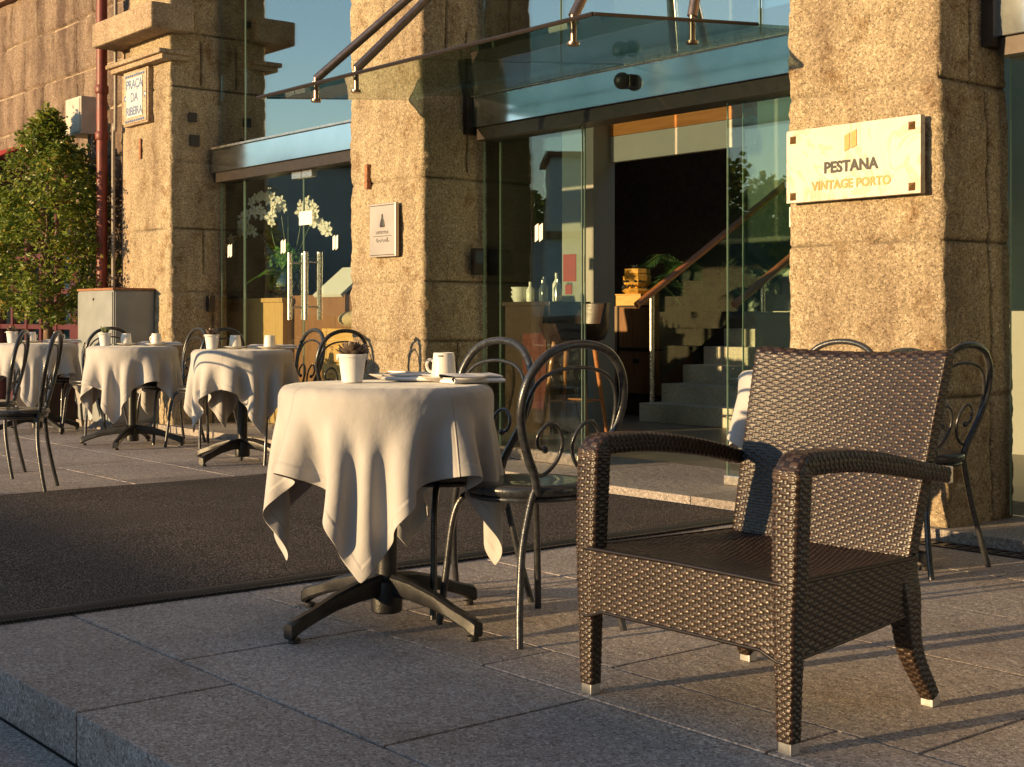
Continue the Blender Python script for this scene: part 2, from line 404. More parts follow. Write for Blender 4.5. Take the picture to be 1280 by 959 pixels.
def grid_mesh(name, P, mat, parent=None, closed=False, uv=None, attr=None, smooth=True):
    nv, nu = P.shape[:2]
    me = bpy.data.meshes.new(name)
    idx = np.arange(nv * nu).reshape(nv, nu)
    if closed: idx = np.concatenate([idx, idx[:, :1]], 1)
    q = np.stack([idx[:-1, :-1], idx[:-1, 1:], idx[1:, 1:], idx[1:, :-1]], -1).reshape(-1, 4)
    me.vertices.add(nv * nu); me.vertices.foreach_set('co', P.reshape(-1).astype(np.float32))
    me.loops.add(q.size); me.loops.foreach_set('vertex_index', q.reshape(-1).astype(np.int32))
    me.polygons.add(len(q)); me.polygons.foreach_set('loop_start', np.arange(0, q.size, 4, dtype=np.int32))
    me.polygons.foreach_set('loop_total', np.full(len(q), 4, np.int32))
    if smooth: me.polygons.foreach_set('use_smooth', np.ones(len(q), bool))
    me.update(calc_edges=True)
    if uv is not None:
        l = me.uv_layers.new(name='UVMap'); l.data.foreach_set('uv', uv.reshape(-1, 2)[q.reshape(-1)].reshape(-1).astype(np.float32))
    if attr is not None:
        a = me.attributes.new('strand', 'FLOAT', 'POINT'); a.data.foreach_set('value', attr.reshape(-1).astype(np.float32))
    me.validate(); me.materials.append(mat)
    return link(bpy.data.objects.new(name, me), parent)

def copy_thing(src, loc, rz, label):
    c = src.copy(); COL.objects.link(c); c.location = loc; c.rotation_euler = (0, 0, rz); c['label'] = label
    for ch in src.children:
        d = ch.copy(); COL.objects.link(d); d.parent = c
        for g in ch.children:
            e = g.copy(); COL.objects.link(e); e.parent = d
    return c

def spline(pts, n=8, closed=False):
    P = [Vector(p) for p in pts]; out = []
    m = len(P); rng = m if closed else m - 1
    for i in range(rng):
        p0 = P[i - 1] if (closed or i > 0) else P[0] * 2 - P[1]
        p1 = P[i]; p2 = P[(i + 1) % m]; p3 = P[(i + 2) % m] if (closed or i + 2 < m) else P[-1] * 2 - P[-2]
        for k in range(n):
            t = k / n
            out.append(.5 * ((2 * p1) + (p2 - p0) * t + (2 * p0 - 5 * p1 + 4 * p2 - p3) * t * t + (3 * p1 - p0 - 3 * p2 + p3) * t ** 3))
    if not closed: out.append(P[-1])
    return out

def text(name, s, size, mat, parent, loc, rot, ext=.002, align='CENTER', bold=0.0, spacing=1.0):
    cu = bpy.data.curves.new(name, 'FONT'); cu.body = s; cu.size = size; cu.extrude = ext; cu.align_x = align
    cu.space_character = spacing; cu.offset = bold; cu.resolution_u = 4
    tmp = bpy.data.objects.new('tmp', cu); COL.objects.link(tmp)
    bpy.context.view_layer.update()
    me = bpy.data.meshes.new_from_object(tmp.evaluated_get(bpy.context.evaluated_depsgraph_get()))
    bpy.data.objects.remove(tmp)
    me.materials.clear(); me.materials.append(mat); me.name = name
    o = link(bpy.data.objects.new(name, me), parent); o.location = loc; o.rotation_euler = rot
    return o
FRONT = (R(90), 0, 0)      # text that faces -Y

# ------------------------------------------------------------------ camera, world, sun
cam = bpy.data.cameras.new('camera'); cam.lens = 36 * 1745 / 1280; cam.sensor_width = 36; cam.sensor_fit = 'HORIZONTAL'
cam.shift_y = -(479.5 - 399) / 1280; cam.clip_start = .05; cam.clip_end = 2000
co = bpy.data.objects.new('camera', cam); COL.objects.link(co)
co.location = (0, 0, CAMH); co.rotation_euler = (R(90), R(0), math.atan2(.7744, .6327)); SC.camera = co

w = bpy.data.worlds.new('World'); SC.world = w; w.use_nodes = True
nt = w.node_tree; nt.nodes.clear()
bg = nt.nodes.new('ShaderNodeBackground'); sk = nt.nodes.new('ShaderNodeTexSky'); wo = nt.nodes.new('ShaderNodeOutputWorld')
sk.sky_type = 'NISHITA'; sk.sun_disc = False; sk.sun_elevation = SUN_EL
sk.sun_rotation = math.atan2(-SUN_AZ[0], -SUN_AZ[1]) % (2 * math.pi)
sk.air_density = 1.0; sk.dust_density = .15; sk.ozone_density = 1.6
bg.inputs['Strength'].default_value = SKY_STRENGTH
nt.links.new(sk.outputs[0], bg.inputs['Color']); nt.links.new(bg.outputs[0], wo.inputs['Surface'])
sl = bpy.data.lights.new('sun', 'SUN'); sl.energy = SUN_STRENGTH; sl.angle = R(.55); sl.color = (1.0, .68, .33)
so = bpy.data.objects.new('sun', sl); COL.objects.link(so)
dv = Vector((SUN_AZ[0] * math.cos(SUN_EL), SUN_AZ[1] * math.cos(SUN_EL), -math.sin(SUN_EL)))
so.rotation_euler = dv.to_track_quat('-Z', 'Y').to_euler(); so.location = (-3, -20, 8)
SC.view_settings.view_transform = 'Standard'; SC.view_settings.look = 'None'
SC.view_settings.exposure = EXPOSURE; SC.view_settings.gamma = 1
SC.cycles.max_bounces = 8; SC.cycles.transparent_max_bounces = 16
SC.cycles.sample_clamp_indirect = 6

# ------------------------------------------------------------------ ground
def struct(o, kind='structure'): o['kind'] = kind; return o
TE = 1.335      # terrace edge
g = MB(); g.add([(-700, -700, -.135), (700, -700, -.135), (700, 700, -.135), (-700, 700, -.135)], [(0, 1, 2, 3)])
struct(g.build('ground', M['joint']))
# lower pavement slabs
lp = MB()
y = TE - .01; k = 0
for row in range(9):
    d = .62
    x = -14 + (row % 2) * .5
    while x < 4:
        lp.box(x + .003, x + .997, y - d + .003, y - .003, -.18, -.12 + random.uniform(-.0015, .0015), .003)
        x += 1.0
    y -= d
struct(lp.build('lower_pavement', M['paving']))

# terrace slabs
rows = [(1.335, 1.77, -3.33, 1.24, 'k'), (1.77, 2.40, -2.63, 1.02, 'p'), (2.40, 2.66, -2.05, 1.02, 'p'), (2.66, 3.46, -1.83, .99, 'p'),
        (3.46, 4.10, -2.84, 1.02, 'p'), (4.10, 4.72, -3.4, 1.02, 'p'), (4.72, 5.27, -2.9, 1.02, 'p')]
pv = MB()
for (y0, y1, xj, L_, t) in rows:
    x = xj - L_ * math.ceil((xj + 24) / L_)
    while x < 3:
        pv.box(x + .0042, x + L_ - .0042, y0 + .0042, y1 - .0042, -.13, random.uniform(-.0012, .0012), .0035)
        x += L_
struct(pv.build('terrace_paving', M['paving']))
tb = MB(); tb.box(-24, 3, TE + .02, 5.27, -.134, -.012); struct(tb.build('terrace_bed', M['joint']))
# raised entrance slab along the facade
es = MB(); x = -24.2
while x < 2.5:
    es.box(x + .002, x + 1.198, 5.275, 6.4, -.1, .052 + random.uniform(-.001, .001), .005); x += 1.2
struct(es.build('entrance_step', M['kerb']))

# drain grating at the foot of the step, right of the entrance
dg = thing('drain_grating', 'dark slotted drain grating let into the paving before the step, behind the armchair', 'drain', (-3.0, 5.19, 0))
gm = MB()
for k in range(44): gm.box(-1.3 + k * .06, -1.3 + k * .06 + .034, -.045, .045, .001, .006)
gm.box(-1.32, 1.34, -.06, -.046, .001, .007); gm.box(-1.32, 1.34, .046, .06, .001, .007)
gm.build('grate', M['darkmetal'], dg)

# ------------------------------------------------------------------ carpet
cp = thing('entrance_carpet', 'wide dark brown coir carpet running from the hotel door across the terrace', 'carpet', (0, 0, 0))
nx, ny = 60, 90
X, Y = np.meshgrid(np.linspace(-7.66, -4.50, nx), np.linspace(1.42, 5.262, ny))
Z = np.full_like(X, .014)
for i in range(ny):
    for j in range(nx):
        Z[i, j] += .004 * noise.noise(Vector((X[i, j] * 1.2, Y[i, j] * 1.2, 0)))
Z[:, -1] = .004; Z[:, 0] = .004; Z[0, :] = .004; Z[-1, :] = .004
grid_mesh('pile', np.stack([X, Y, Z], -1), M['carpet'], cp)
ed = MB(); ps = []
for i in range(160):
    yy = 1.42 + i * .0238
    lift = max(0, noise.noise(Vector((yy * 2.3, 3.1, 0)))) * .016
    side = .012 * noise.noise(Vector((yy * 1.9, 7, 0)))
    ps.append((yy, lift, side))
v = []
for (yy, l, s_) in ps:
    v += [(-4.515, yy, .016 + l * .6), (-4.475 + s_, yy, .021 + l), (-4.452 + s_, yy, .013 + l * .7), (-4.440 + s_, yy, .002)]
ed.add(v, [(4 * i + j, 4 * i + j + 1, 4 * i + j + 5, 4 * i + j + 4) for i in range(159) for j in range(3)])
ed.build('rubber_edging', M['rubber'], cp, smooth=60)
eb = MB()
for i in range(300):
    yy = 1.43 + i * .01272; s_ = .012 * noise.noise(Vector((yy * 1.9, 7, 0)))
    eb.box(-4.438 + s_, -4.426 + s_ + .003 * (i % 2), yy, yy + .007, .0015, .012)
eb.build('edge_teeth', M['rubber'], cp)

# ------------------------------------------------------------------ the stone hotel building
B = thing('stone_hotel_building', 'old granite hotel front with golden piers, tall glazing and a glass door canopy', 'building')

def fbm(p, o=4):
    return noise.fractal(p, .9, 2.0, o)

def pier(x0, x1, y0, y1, z0, z1, joints, vjoints, seed, batter=0.0, res=.02):
    """front face y0 plus both reveals as one displaced sheet; joints: z heights; vjoints: (zlo, zhi, depth behind the front)"""
    pts = []
    def lin(a, b, n): return [a + (b - a) * i / n for i in range(n + 1)]
    r = .018
    nL = max(2, int((y1 - y0) / res)); nF = int((x1 - x0) / res)
    for t in lin(y1, y0 + r, nL): pts.append((x0, t, -1, 0))
    pts.append((x0 + r * .3, y0 + r * .3, -.7, -.7))
    for t in lin(x0 + r, x1 - r, nF): pts.append((t, y0, 0, -1))
    pts.append((x1 - r * .3, y0 + r * .3, .7, -.7))
    for t in lin(y0 + r, y1, nL): pts.append((x1, t, 1, 0))
    nz = int((z1 - z0) / res)
    P = np.zeros((nz + 1, len(pts), 3)); J = np.zeros((nz + 1, len(pts)))
    for i in range(nz + 1):
        z = z0 + (z1 - z0) * i / nz
        blk = sum(1 for j in joints if z > j)
        for k, (px, py, ax, ay) in enumerate(pts):
            q = Vector((px * 3 + seed, py * 3, z * 3))
            d = .009 * fbm(q, 5) + .006 * fbm(Vector((px * 22, py * 22, z * 22 + seed)), 3)
            d += .006 * noise.noise(Vector((blk * 7.3 + seed, ax * 3, ay * 2)))     # block to block offset
            dz = min([abs(z + .008 * noise.noise(Vector((px * 6, py * 6, j * 9))) - j) for j in joints] + [9])
            d -= .012 * math.exp(-(dz / .009) ** 2) + .002 * math.exp(-(dz / .025) ** 2)
            jf = math.exp(-(dz / .007) ** 2) * min(1, max(0, (1.0 if ax > .5 else .35) + .9 * noise.noise(Vector((px * 3.1, py * 3.1 + seed, z)))))  # joint dirt, painted fainter on sunlit faces than on the shaded reveal
            if ax > .9:
                dep = py - y0
                for (a, b_, c) in vjoints:
                    if a < z < b_:
                        w_ = abs(dep + .012 * noise.noise(Vector((z * 5, seed, 0))) - c)
                        d -= .018 * math.exp(-(w_ / .007) ** 2); jf = max(jf, math.exp(-(w_ / .006) ** 2))
            # chipped arrises
            ec = min(abs(px - x0), abs(px - x1)) if ay < -.5 else (py - y0)
            if ec < .05:
                ch = max(0, .55 * noise.fractal(Vector((z * 9, px * 2 + seed, 5)), .8, 2.0, 3) + .28 + .5 * math.exp(-(dz / .05) ** 2))
                d -= ch * .020 * (1 - ec / .05) ** 1.5
            J[i, k] = jf
            bt = batter * (2.2 - z)
            P[i, k] = (px + ax * d + (bt if px > (x0 + x1) / 2 else -0 * bt), py + ay * d, z)
    return P[:, ::-1], J[:, ::-1]

pier_specs = [
    (-12.02, -11.18, 5.33, 5.86, -.02, 4.6, [1.20, 1.75, 2.34, 2.98, 3.46, 4.1], [(1.35, 1.75, .32), (3.0, 3.4, .3), (0, 1.2, .4)], 3.1, .012),
    (-8.33, -7.45, 5.33, 5.86, -.02, 4.6, [.82, 1.215, 1.90, 2.52, 3.35], [(.2, .82, .28), (1.95, 2.9, .37), (2.52, 3.3, .2)], 11.7, .01),
    (-4.41, -3.56, 5.33, 5.86, -.02, 4.6, [.62, 1.315, 2.03, 2.9], [(0, 2.0, .36), (2.0, 2.9, .25)], 23.4, .02),
    (-.70, .15, 5.33, 5.86, -.02, 4.6, [.7, 1.3, 2.0, 2.9], [(0, 2, .3)], 31, .01)]
for k, (x0, x1, y0, y1, z0, z1, js, vj, sd, bt) in enumerate(pier_specs):
    P_, J_ = pier(x0, x1, y0, y1, z0, z1, js, vj, sd, bt, .011 if k in (1, 2) else .017)
    grid_mesh('pier', P_, M['pier'], B, attr=J_)

# upper wall over the openings
uw = MB(); uw.box(-24, 3, 5.36, 5.9, 4.45, 8.5); uw.build('upper_wall', M['wallstone'], B)

# left wall of big mortared blocks, set a little back, with the red shopfront under it
mt = MB()
def block_wall(xs, z0, z1, zr, seed):
    rg = random.Random(seed); cuts = []
    for i in range(len(zr)):
        c = [-11.9 + rg.uniform(-.3, .3)]
        while c[-1] > -25: c.append(c[-1] - rg.uniform(.4, 1.0))
        cuts.append(c)
    zs = np.arange(z0, z1, .02); P = np.zeros((len(zs), len(xs), 3)); J = np.zeros((len(zs), len(xs)))
    for a, z in enumerate(zs):
        for b_, x in enumerate(xs):
            zz = z + .02 * noise.noise(Vector((x * .9, z, 3)))
            r = max(0, sum(1 for q in zr if q < zz) - 1)
            zt_ = zr[r + 1] if r + 1 < len(zr) else 99
            dzj = min(abs(zz - zr[r]), abs(zt_ - zz))
            xx = x + .02 * noise.noise(Vector((x, z * 3, 8)))
            c = cuts[r]; k = sum(1 for q in c if q > xx)
            dxj = min([abs(xx - q) for q in c[max(0, k - 1):k + 1]])
            de = min(dzj, dxj)
            y = 5.452 + .014 * noise.noise(Vector((r * 3.3, k * 7.1, 1.5))) - .014 * fbm(Vector((x * 4, 1, z * 4)), 5) - .008 * fbm(Vector((x * 20, 2, z * 20)), 3)
            wj = .012 + .008 * noise.noise(Vector((x * 5, 0, z * 5)))
            y += .04 * math.exp(-(de / wj) ** 4)
            P[a, b_] = (x, y, z)
    return P
zr = [0.0, .55, 1.02, 1.55, 2.05, 2.5, 3.0, 3.42, 3.95, 4.45]
grid_mesh('block_wall', block_wall(np.arange(-13.54, -12.0, .02), 0, 4.46, zr, 4), M['wallstone'], B)
grid_mesh('block_wall', block_wall(np.r_[np.arange(-24, -17, .08), np.arange(-17, -13.5, .02)], 2.5, 4.46, zr, 4), M['wallstone'], B)
mt.box(-24, -12.03, 5.482, 5.78, 2.51, 4.45); mt.box(-13.54, -12.03, 5.482, 5.78, 0, 2.51); mt.build('mortar_bed', M['mortar'], B)
# cornice and moulding on the left pier
cn = MB(); cn.box(-12.32, -11.06, 5.10, 5.5, 3.44, 3.66, .02); cn.build('cornice', M['pierplain'], B)
cn = MB(); cn.box(-12.25, -11.12, 5.20, 5.5, 3.245, 3.285, .012); cn.box(-12.22, -11.14, 5.235, 5.5, 3.20, 3.247, .01); cn.build('moulding', M['pierplain'], B)
cn = MB(); cn.box(-12.30, -12.0, 5.38, 5.6, 0, 3.44, .015); cn.build('pilaster_margin', M['pierplain'], B)
for (yy, zz, s_) in ((5.50, 2.68, .045), (5.51, 2.47, .055), (5.50, 3.57, .03)):  # black plates on the stone paint the shade inside socket holes
    cn = MB(); cn.box(-11.175, -11.158, yy, yy + s_ * 1.6, zz, zz + s_ * 1.8); cn.build('socket_shade_plate', M['ink'], B)
o = text('house_number', '1', .25, M['rust'], B, (-11.75, 5.312, 2.40), FRONT, .004, bold=.006)
b = MB(); b.box(-8.09, -8.055, 5.295, 5.33, 1.86, 2.03, .006); b.build('iron_cramp', M['rust'], B)
# red shopfront at the far left
rs = MB()
for zz in (.5, .86, 1.22, 1.6, 2.4): rs.box(-17.5, -13.6, 5.44, 5.5, zz, zz + .05)
x = -13.66
while x > -17.6: rs.box(x, x + .06, 5.43, 5.51, .05, 2.45); x -= .42
rs.build('shop_window_frame', M['reddark'], B)
q = MB(); q.box(-17.5, -13.6, 5.47, 5.478, .05, 2.42); q.build('shop_window_pane', M['solar'], B)
q = MB(); q.box(-13.62, -13.35, 5.41, 5.52, .05, 2.1); q.build('shop_door_post', M['reddark'], B)
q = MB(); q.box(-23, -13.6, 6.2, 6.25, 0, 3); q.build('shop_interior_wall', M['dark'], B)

# --- beams over the openings
def beam(x0, x1):
    b = MB(); b.box(x0, x1, 5.70, 5.88, 2.243, 2.443, .004); o = b.build('entrance_beam', M['steel2'], B)
    b = MB(); b.box(x0 + .02, x1 - .02, 5.72, 5.9, 2.16, 2.240); b.build('door_track', M['darkmetal'], B)
    b = MB(); b.box(x0, x1, 5.68, 5.72, 2.446, 2.462); b.build('canopy_ledge', M['steel'], B)
beam(-11.16, -8.36); beam(-7.40, -4.43); beam(-3.535, -.72)
# --- glazing
def window(x0, x1, z0, z1, y=5.80, mat=None, th=.012, name='glass_pane', edge=True):
    b = MB(); b.box(x0, x1, y, y + th, z0, z1); o = b.build(name, mat or M['pane'], B)
    if edge:
        for q0, q1 in ((x0 - .002, x0 - .0005), (x1 + .0005, x1 + .002)):
            e = MB(); e.box(q0, q1, y, y + th, z0, z1); e.build('glass_edge', M['edge'], o)
    return o
for (a, b_) in ((-11.15, -10.72), (-10.70, -8.98), (-8.96, -8.37), (-7.40, -6.62), (-6.60, -4.99), (-4.97, -4.44), (-3.53, -2.3), (-2.28, -.73)):
    window(a, b_, 2.475, 4.44, mat=M['solar'])
f1 = window(-11.15, -10.74, .07, 2.16)
# double glass doors of the left opening
def door(x0, x1, y, hx):
    o = window(x0, x1, .075, 2.15, y=y, name='glass_door')
    for yy in (y - .055, y + .07):
        b = MB(); b.tube([(hx, yy, .96), (hx, yy, 1.50)], .019, 14)
        for zz in (1.06, 1.42): b.tube([(hx, y + .006, zz), (hx, yy, zz)], .008, 8)
        b.build('handle', M['steel'], o, smooth=50)
    b = MB(); b.box(x0, x1, y - .012, y + .024, .055, .085); b.build('bottom_rail', M['steel'], o)
    b = MB(); b.box(hx - .03 if hx > (x0 + x1) / 2 else x0, x1 if hx > (x0 + x1) / 2 else hx + .03, y - .02, y + .03, 2.10, 2.155); b.build('patch_fitting', M['steel'], o)
    return o
d1 = door(-10.72, -9.755, 5.80, -9.87); d2 = door(-9.745, -8.78, 5.80, -9.62)
window(-8.77, -8.37, .07, 2.16)
# hotel entrance: sliding leaves standing open
g1 = window(-7.40, -6.42, .085, 2.16, y=5.80)
b = MB(); b.box(-7.40, -6.42, 5.77, 5.84, .054, .125, .003); b.build('bottom_rail', M['steel'], g1)
g2 = window(-7.30, -6.46, .085, 2.16, y=5.86, name='sliding_door')
g3 = window(-5.22, -4.44, .085, 2.16, y=5.80)
b = MB(); b.box(-5.22, -4.44, 5.77, 5.84, .054, .105, .003); b.build('bottom_rail', M['steel'], g3)
g4 = window(-5.16, -4.47, .085, 2.16, y=5.86, name='sliding_door')
g5 = window(-3.50, -2.0, .07, 2.16, y=5.80); window(-1.98, -.74, .07, 2.16, y=5.80)
# pairs of slanted logo bars stuck on the panes
def bars(par, x, z, s=1.0, y=5.795, n=2):
    b = MB()
    for i in range(n):
        xx = x + i * .042 * s
        b.add([(xx, y, z), (xx + .034 * s, y, z + .016 * s), (xx + .034 * s, y, z + .12 * s), (xx, y, z + .104 * s),
               (xx, y + .002, z), (xx + .034 * s, y + .002, z + .016 * s), (xx + .034 * s, y + .002, z + .12 * s), (xx, y + .002, z + .104 * s)],
              [(0, 1, 2, 3), (7, 6, 5, 4), (0, 4, 5, 1), (1, 5, 6, 2), (2, 6, 7, 3), (3, 7, 4, 0)])
    b.build('logo_sticker', M['paper'], par)
bars(f1, -11.02, 1.50); bars(d1, -10.10, 1.50); bars(d2, -9.30, 1.50)
bars(g1, -6.86, 1.46); bars(g3, -4.78, 1.45, n=2); bars(g4, -4.66, 1.46, y=5.852, n=1)
b = MB(); b.box(-9.80, -9.60, 5.79, 5.793, 1.72, 1.83); b.build('paper_notice', M['paper'], d1)
b = MB(); b.box(-6.58, -6.46, 5.79, 5.793, 1.20, 1.37); b.box(-6.56, -6.50, 5.79, 5.793, 1.12, 1.18); b.build('red_notice', M['redpaper'], g1)

# --- glass canopy
can = bpy.data.objects.new('glass_canopy', None); COL.objects.link(can); can.parent = B
cz = lambda y: 2.312 + (y - 4.20) * .092
def sheet(x0, x1, y0, y1, name='canopy_sheet'):
    b = MB(); t = .016
    b.add([(x0, y0, cz(y0)), (x1, y0, cz(y0)), (x1, y1, cz(y1)), (x0, y1, cz(y1)), (x0, y0, cz(y0) + t), (x1, y0, cz(y0) + t), (x1, y1, cz(y1) + t), (x0, y1, cz(y1) + t)],
          [(0, 3, 2, 1), (4, 5, 6, 7), (0, 1, 5, 4), (1, 2, 6, 5), (2, 3, 7, 6), (3, 0, 4, 7)])
    return b.build(name, M['canopy'], can)
CX0, CX1, CY0, CY1 = -7.60, -4.57, 4.20, 5.30
sheet(CX0, -5.92, CY0, CY1); sheet(-5.90, CX1, CY0, CY1); sheet(-7.38, -5.92, CY1, 5.68); sheet(-5.90, -4.60, CY1, 5.68)
b = MB()
b.tube([(CX0, CY0, cz(CY0) + .008), (CX1, CY0, cz(CY0) + .008)], .011, 6); b.tube([(CX1, CY0, cz(CY0) + .008), (CX1, CY1, cz(CY1) + .008)], .009, 6)
b.tube([(CX0, CY0, cz(CY0) + .008), (CX0, CY1, cz(CY1) + .008)], .005, 6)
b.build('canopy_edge_trim', M['darkmetal'], can)
for (fx, fy, tx, ty, tz) in ((-7.05, 4.28, -6.15, 5.36, 3.6), (-6.62, 4.28, -6.10, 5.36, 3.6), (-4.86, 4.34, -4.70, 5.36, 4.3), (-4.68, 4.95, -4.66, 5.36, 4.3)):
    b = MB(); b.tube([(fx, fy, cz(fy) + .05), (tx, ty, tz)], .026, 12); b.build('support_rod', M['rod'], can, smooth=50)
    b = MB(); b.tube([(fx, fy, cz(fy) - .075), (fx, fy, cz(fy) + .06)], .016, 10); b.lathe([(.028, -.085), (.03, -.08), (.03, -.07), (.012, -.066)], 14, (fx, fy, cz(fy)))
    b.lathe([(.03, .018), (.03, .03), (.018, .034)], 14, (fx, fy, cz(fy))); b.build('clamp', M['rod'], can, smooth=40)
# end plates of the entrance beam
b = MB(); b.box(-7.445, -7.40, 5.66, 5.86, 2.20, 2.46); b.build('beam_end_plate', M['darkmetal'], B)
b = MB(); b.box(-3.56, -3.50, 5.66, 5.88, 2.20, 3.4); b.build('beam_end_plate', M['darkmetal'], B)

# --- interior shell
sh = MB(); sh.box(-24, 3, 5.9, 12.2, .0, .05); sh.build('interior_floor', M['floor_in'], B)
for q_ in ((-24, -9.9, 5.905, 12.2), (-9.9, 3, 5.905, 8.75), (-3, 3, 8.75, 12.2)):  # ceiling left open over the stairs, added to let skylight into the lobby
    sh = MB(); sh.box(*q_, 4.2, 4.3); sh.build('interior_ceiling', M['ceil'], B)
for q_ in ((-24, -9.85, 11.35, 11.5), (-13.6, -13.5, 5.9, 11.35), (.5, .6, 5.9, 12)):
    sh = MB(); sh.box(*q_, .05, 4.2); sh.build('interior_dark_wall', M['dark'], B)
sh = MB(); sh.box(-9.84, .5, 11.25, 11.4, .05, 4.2); sh.build('pale_green_wall', M['green'], B)
sh = MB(); sh.box(-9.56, -9.14, 8.40, 8.66, .05, 4.2); sh.build('plaster_column', M['grey'], B)
sh = MB(); sh.box(-9.135, -7.47, 8.60, 8.66, 2.60, 2.86); sh.build('veneer_header', M['oak'], B)
sh = MB(); sh.box(-9.135, -7.47, 8.605, 8.66, 2.37, 2.597); sh.box(-9.135, -7.47, 8.605, 8.66, 2.863, 4.2); sh.build('white_header', M['white'], B)
sh = MB(); sh.box(-7.46, -4.0, 8.62, 8.7, .05, 1.02); sh.box(-2.9, -2.8, 5.9, 11.3, .05, 4.2); sh.build('low_partition', M['grey'], B)
# stairs
st = MB()
for k in range(9): st.box(-8.97, -7.56, 8.80 + .28 * k, 8.80 + .28 * (k + 1) + (.0 if k < 8 else .3), .051, .05 + .165 * (k + 1), .006)
st.build('staircase', M['stairstone'], B)
hr = MB(); hr.tube([(-8.94, 8.74, 1.09), (-8.94, 11.2, 2.54)], .032, 12); o = hr.build('stair_handrail', M['rail'], B, smooth=50)
hr = MB(); hr.tube([(-7.62, 8.55, 1.08), (-7.62, 11.2, 2.60)], .032, 12); hr.build('stair_handrail', M['rail'], B, smooth=50)
hr = MB()
hr.add([(-8.94, 9.02, .40), (-8.94, 11.1, 1.62), (-8.94, 11.1, 2.44), (-8.94, 9.02, 1.21), (-8.93, 9.02, .40), (-8.93, 11.1, 1.62), (-8.93, 11.1, 2.44), (-8.93, 9.02, 1.21)],
       [(0, 1, 2, 3), (7, 6, 5, 4), (0, 4, 5, 1), (2, 6, 7, 3), (0, 3, 7, 4), (1, 5, 6, 2)])
hr.build('balustrade_glass', M['smoke'], B)
hr = MB(); hr.tube([(-8.99, 8.98, .06), (-8.99, 8.98, 1.18)], .026, 12); hr.tube([(-7.62, 8.9, .4), (-7.62, 8.9, 1.26)], .02, 10); hr.build('newel_post', M['steel'], B, smooth=50)

# ------------------------------------------------------------------ wall fittings
dp = thing('drain_pipe', 'rust red cast iron downpipe on the wall left of the street sign', 'downpipe', (-12.42, 5.24, 0))
b = MB(); b.tube([(0, 0, .1), (.0, 0, 4.6)], .05, 16)
b.build('pipe', M['red'], dp, smooth=50)
for zz in (1.0, 2.62, 3.05, 4.1):
    b = MB(); b.lathe([(.055, zz), (.062, zz + .01), (.062, zz + .07), (.055, zz + .08)], 18); b.build('collar', M['red'], dp, smooth=40)
cdt = MB(); cdt.tube(spline([(-12.25, 5.3, 4.6), (-12.25, 5.3, 2.9), (-12.27, 5.3, 2.7), (-12.30, 5.3, 2.55), (-12.30, 5.3, .1)], 6), .017, 10)
tag(cdt.build('cable_conduit', M['conduit'], smooth=60), 'thin grey metal conduit running down beside the red downpipe', 'conduit')
mb = thing('meter_box', 'small cream meter box hung on the stone wall left of the red downpipe', 'meter box', (-13.05, 5.34, 2.73))
b = MB(); b.box(-.19, .19, -.12, .12, 0, .36, .008); b.build('case', M['box'], mb)
b = MB(); b.box(-.17, .17, -.128, -.121, .02, .34, .003); b.build('door', M['box'], mb)
b = MB(); b.tube([(-.12, -.14, .19), (-.12, -.126, .19)], .009, 8); b.build('lock', M['ink'], mb)
b = MB(); b.tube(spline([(.1, 0, 0), (.1, 0, -.18), (.14, .02, -.28), (.3, .03, -.33)], 6), .016, 8); b.tube(spline([(.16, 0, 0), (.17, 0, -.12), (.22, .02, -.2), (.3, .03, -.22)], 6), .014, 8); b.build('cable', M['conduit'], mb, smooth=60)

uc = thing('utility_cabinet', 'waist high grey steel utility cabinet standing before the left pier', 'cabinet', (-11.87, 5.14, 0))
b = MB(); b.box(-.385, .385, -.19, .19, .06, 1.215, .006); b.build('case', M['cab'], uc)
b = MB(); b.box(-.395, .395, -.2, .2, 1.216, 1.236, .004); b.build('lid', M['rust'], uc)
b = MB(); b.box(-.375, .375, -.199, -.191, .75, 1.20, .003); b.box(-.375, .375, -.199, -.191, .08, .742, .003); b.build('door', M['cab'], uc)
b = MB(); b.box(.386, .393, -.175, .175, .75, 1.20, .002); b.box(.386, .393, -.175, .175, .08, .742, .002); b.build('side_panel', M['cab'], uc)
b = MB(); b.box(-.40, .40, -.205, .205, 0, .06); b.build('plinth', M['kerb'], uc)
b = MB(); b.tube([(-.02, -.205, 1.14), (-.02, -.198, 1.14)], .012, 10); b.build('lock', M['ink'], uc)

ss = thing('street_sign', 'painted tile street sign reading PRAÇA DA RIBEIRA on the left pier', 'sign', (-11.77, 5.30, 2.72))
b = MB(); b.box(-.26, .26, -.02, .03, -.02, .47, .006); b.build('stone_frame', M['pierplain'], ss)
b = MB(); b.box(-.235, .235, -.028, -.021, 0, .45); b.build('tile_border', M['tileyel'], ss)
b = MB(); b.box(-.165, .165, -.034, -.029, .05, .40); b.build('tile_panel', M['tile'], ss)
for i, s_ in enumerate(('PRAÇA', 'DA', 'RIBEIRA')):
    text('lettering', s_, .115 if i != 2 else .105, M['tileblue'], ss, (0, -.0345, .305 - i * .118), FRONT, .001, bold=.002, spacing=.92)
for zz in (.008, .412):
    b = MB()
    b.box(-.21, .21, -.0295, -.0285, zz + .007, zz + .013)
    for k in range(9): b.box(-.2 + k * .046, -.2 + k * .046 + .026, -.032, -.0285, zz, zz + .02)
    b.build('tile_pattern', M['tileblue'], ss)
for xx in (-.205, .205):
    b = MB(); b.sphere((xx, -.03, .23), .018, 8, 5, (1, .2, 1.6)); b.build('tile_ornament', M['tileblue'], ss)

